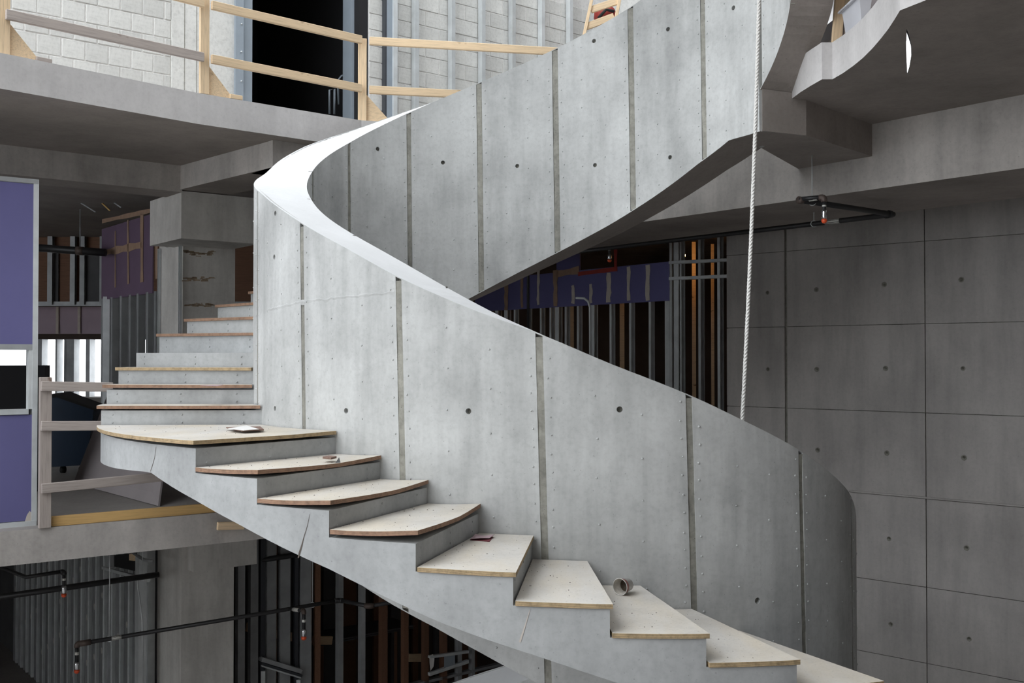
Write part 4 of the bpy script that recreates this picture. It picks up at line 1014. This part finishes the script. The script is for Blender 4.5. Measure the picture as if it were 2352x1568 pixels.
a, b_ = onu(985, 1548, -.03), onu(1075, 1518, -.03); bar('noggin', a, b_, .06, .05, 'steel', ul); a, b_ = onu(985, 1508, -.03), onu(1075, 1496, -.03); bar('noggin', a, b_, .06, .04, 'steel', ul)
mesh('junction_box', [onu(x, y, yy) for yy in (-.05, .05) for x, y in ((1020, 1502), (1045, 1498), (1045, 1528), (1020, 1535))], [(0, 1, 2, 3), (7, 6, 5, 4)] + [(i, (i + 1) % 4, 4 + (i + 1) % 4, 4 + i) for i in range(4)], 'steel_frame', ul)
# brown boards and a board-laden trestle further inside
bb = struct(obox('wall_lower_boards', off(UPp, E2, 1.6), E1, 9.5, .05, Z_BASE, Z_LOS, 'dim_wall'), 'dark brown boards lining the room under the stair')
for i, px in enumerate((568, 634, 668, 705, 745, 790, 820, 860, 900, 950, 1000, 1060)):
    s = along(px, off(UPp, E2, 1.5), E1); obox('board', off(off(UPp, E2, 1.5), E1, s), E1, .10 + .12 * (i % 3), .06, Z_BASE, Z_LOS, 'brown_board' if i % 2 else 'tarp_grey', bb)
for px0, px1, y0 in ((566, 576, 1440), (632, 642, 1455), (666, 674, 1462), (718, 762, 1470), (938, 975, 1510)):
    a, b_ = onpl(px0, y0, off(UPp, E2, .6), E1), onpl(px1, y0, off(UPp, E2, .6), E1); bar('noggin', a, b_, .05, .12, 'pine', bb)
tr = thing('board_stack', 'dark boards lying flat on a rack in the room under the stair', 'boards', onpl(850, 1490, off(UPp, E2, .9), E1))
a, b_ = onpl(740, 1478, off(UPp, E2, .7), E1), onpl(905, 1484, off(UPp, E2, .7), E1)
for k in range(2): 
    p0 = Vector(a) + Vector((0, 0, -.03 * k)); d = Vector((b_.x - a.x, b_.y - a.y, 0)).normalized()
    mesh('sheet', [p0, p0 + d * 1.6, p0 + d * 1.6 + Vector((E2[0], E2[1], 0)) * .6, p0 + Vector((E2[0], E2[1], 0)) * .6] + [q_ + Vector((0, 0, .02)) for q_ in (p0, p0 + d * 1.6, p0 + d * 1.6 + Vector((E2[0], E2[1], 0)) * .6, p0 + Vector((E2[0], E2[1], 0)) * .6)], [(0, 1, 2, 3), (7, 6, 5, 4)] + [(i, (i + 1) % 4, 4 + (i + 1) % 4, 4 + i) for i in range(4)], 'tarp_grey', tr)
for s in (.1, .75, 1.4): p0 = Vector(a) + d * s + Vector((E2[0], E2[1], 0)) * .2; bar('leg', (p0.x, p0.y, Z_BASE), (p0.x, p0.y, a.z - .03), .05, .05, 'brown_board', tr)
pp = onu(988, 1510, -.08)
v = [onu(x, y, -.06 + .01 * (i % 2)) for i, (x, y) in enumerate(((986, 1506), (994, 1502), (998, 1508), (996, 1530), (989, 1540), (987, 1522)))]
n_ = Vector((E2[0], E2[1], 0)) * .004
tag(mesh('paper_scrap', v + [p + n_ for p in v], [tuple(range(6)), tuple(range(11, 5, -1))] + [(i, (i + 1) % 6, 6 + (i + 1) % 6, 6 + i) for i in range(6)], 'paper_white'), 'crumpled white paper tucked in the studs under the stair', 'paper')

# ================================================================== LITTER ON THE TREADS
def flat(name, pts, k, th, mat, label, cat='scrap', curl=0.0, lift=.0):
    z = zk(k) + .002 + lift; base = [onz(x, y, z) for x, y in pts]; n = len(base)
    v = [Vector((p.x, p.y, z + curl * (i % 2))) for i, p in enumerate(base)]; v += [p + Vector((0, 0, th)) for p in v]
    return tag(mesh(name, v, [tuple(range(n - 1, -1, -1)), tuple(range(n, 2 * n))] + [(i, (i + 1) % n, n + (i + 1) % n, n + i) for i in range(n)], mat), label, cat)
L0 = .030
flat('wood_offcut', [(519, 983), (556, 991), (606, 988), (598, 981)], 0, .008, 'scrap_wood', 'flat wood offcut on the landing under white paper', 'offcut', lift=L0)
ps = flat('paper_scrap', [(524, 984.5), (560, 988.5), (595, 986), (566, 977.5)], 0, .003, 'paper_white', 'torn white paper lying on the landing sheet by the wall', 'paper', lift=L0 + .010)
flat('wood_offcut', [(741, 1053), (760, 1055), (773, 1052), (755, 1050)], 1, .014, 'scrap_wood', 'short brown wood offcut on the first step below the landing', 'offcut', lift=.03)
z1_ = zk(1) + .032; a = onz(770, 1063, z1_); 
tag(mesh('rubber_scrap', [a, onz(782, 1062, z1_), onz(779, 1058, z1_) + Vector((0, 0, .025)), onz(776, 1060, z1_) + Vector((0, .01, 0))], [(0, 1, 2), (0, 2, 3), (1, 2, 3), (0, 1, 3)], 'scrap_black'), 'curled black scrap on the first step below the landing', 'scrap')
flat('paper_scrap', [(1080, 1240), (1090, 1232), (1133, 1233), (1124, 1244)], 4, .003, 'paper_red', 'dark red underside of folded paper on the fourth step', 'paper')
z4 = zk(4) + .006
top = [(1080, 1240), (1092, 1231), (1112, 1233), (1136, 1232), (1124, 1238), (1103, 1240)]
v = [onz(x, y, z4) + Vector((0, 0, .006 + .008 * (i % 2))) for i, (x, y) in enumerate(top)]
tag(mesh('paper_scrap', v + [p + Vector((0, 0, .002)) for p in v], [tuple(range(5, -1, -1)), tuple(range(6, 12))] + [(i, (i + 1) % 6, 6 + (i + 1) % 6, 6 + i) for i in range(6)], 'paper_pink'), 'folded pinkish paper against the riser on the fourth step', 'paper')
flat('paper_scrap', [(460, 886), (480, 885), (512, 884), (500, 886.5)], -2, .003, 'paper_pink', 'pale pink paper scrap on the second step up from the landing', 'paper', lift=.012)
# paper cup lying on its side
cz = zk(6) + .052
cc = onz(1432, 1366, zk(6)); cup = thing('paper_cup', 'dirty paper cup with a dull red band lying on its side', 'cup', cc)
def lathe(name, prof, mat, parent, M, seg=28):
    v, f = [], []
    for r_, h in prof:
        for k in range(seg): a = 2 * math.pi * k / seg; v.append((r_ * math.cos(a), r_ * math.sin(a), h))
    for i in range(len(prof) - 1):
        for k in range(seg): f.append((i * seg + k, i * seg + (k + 1) % seg, (i + 1) * seg + (k + 1) % seg, (i + 1) * seg + k))
    me = bpy.data.meshes.new(name); me.from_pydata(v, [], f); me.update()
    for p in me.polygons: p.use_smooth = True
    o = link(name, me, mat, parent); o.matrix_parent_inverse = Matrix(); o.matrix_local = M; return o
ax = Vector((-.62, -.78, .02)).normalized()        # open end points to the lower left
xx_ = Vector((0, 0, 1)).cross(ax).normalized(); yy_ = ax.cross(xx_)
Mc = Matrix((xx_, yy_, ax)).transposed().to_4x4(); Mc.translation = Vector((.02, .04, .054))  - ax * .03
lathe('cup_wall', [(.036, .0), (.0385, .0), (.053, .098), (.056, .101), (.054, .104), (.051, .101)], 'cup_print', cup, Mc)
lathe('cup_lining', [(.051, .101), (.0365, .006), (.0005, .006)], 'cup_inside', cup, Mc)
lathe('cup_dregs', [(.0005, .009), (.030, .009), (.037, .013), (.041, .035)], 'cup_dregs', cup, Mc)
# grit and sawdust specks on the boards
random.seed(5)
for k in (0, 1, 2, 3, 4, 5, 6, 7):
    vs, fs = [], []
    for j in range(70 if k else 120):
        a, w = random.random() ** 1.6 * .9 + .03, .1 + random.random() * .86
        ti = TIN[k - 1] + (TIN[k] - TIN[k - 1]) * a; to = TOUT[k - 1] + (TOUT[k] - TOUT[k - 1]) * a
        p0, p1 = pos(ti, .012, 0), pos(to, WID, 0); p = p0 + (p1 - p0) * w
        z = zk(k) + .001 + (LIFT[k][0] + LIFT[k][1] * a ** 2 * (.25 + .75 * abs(w - .35) * 1.5) if k in LIFT else 0) - (.010 * math.sin(math.pi * w) * a if k in (1, 2, 3) else 0)
        r_ = .0014 + .0034 * random.random() ** 4; b0 = len(vs)
        vs += [Vector((p.x + r_ * math.cos(q_) * (1 + random.random()), p.y + r_ * math.sin(q_) * (1 + random.random()), z - .001)) for q_ in (0, 1.6, 3.1, 4.7)] + [Vector((p.x, p.y, z + r_))]
        fs += [(b0 + q_, b0 + (q_ + 1) % 4, b0 + 4) for q_ in range(4)]
    tag(mesh('grit', vs, fs, 'dirt'), 'dark grit scattered over the plywood %s' % ('of the wide landing' if k == 0 else 'of the %s step below the landing' % ORD[k]), 'grit', 'grit on the treads', 'stuff')
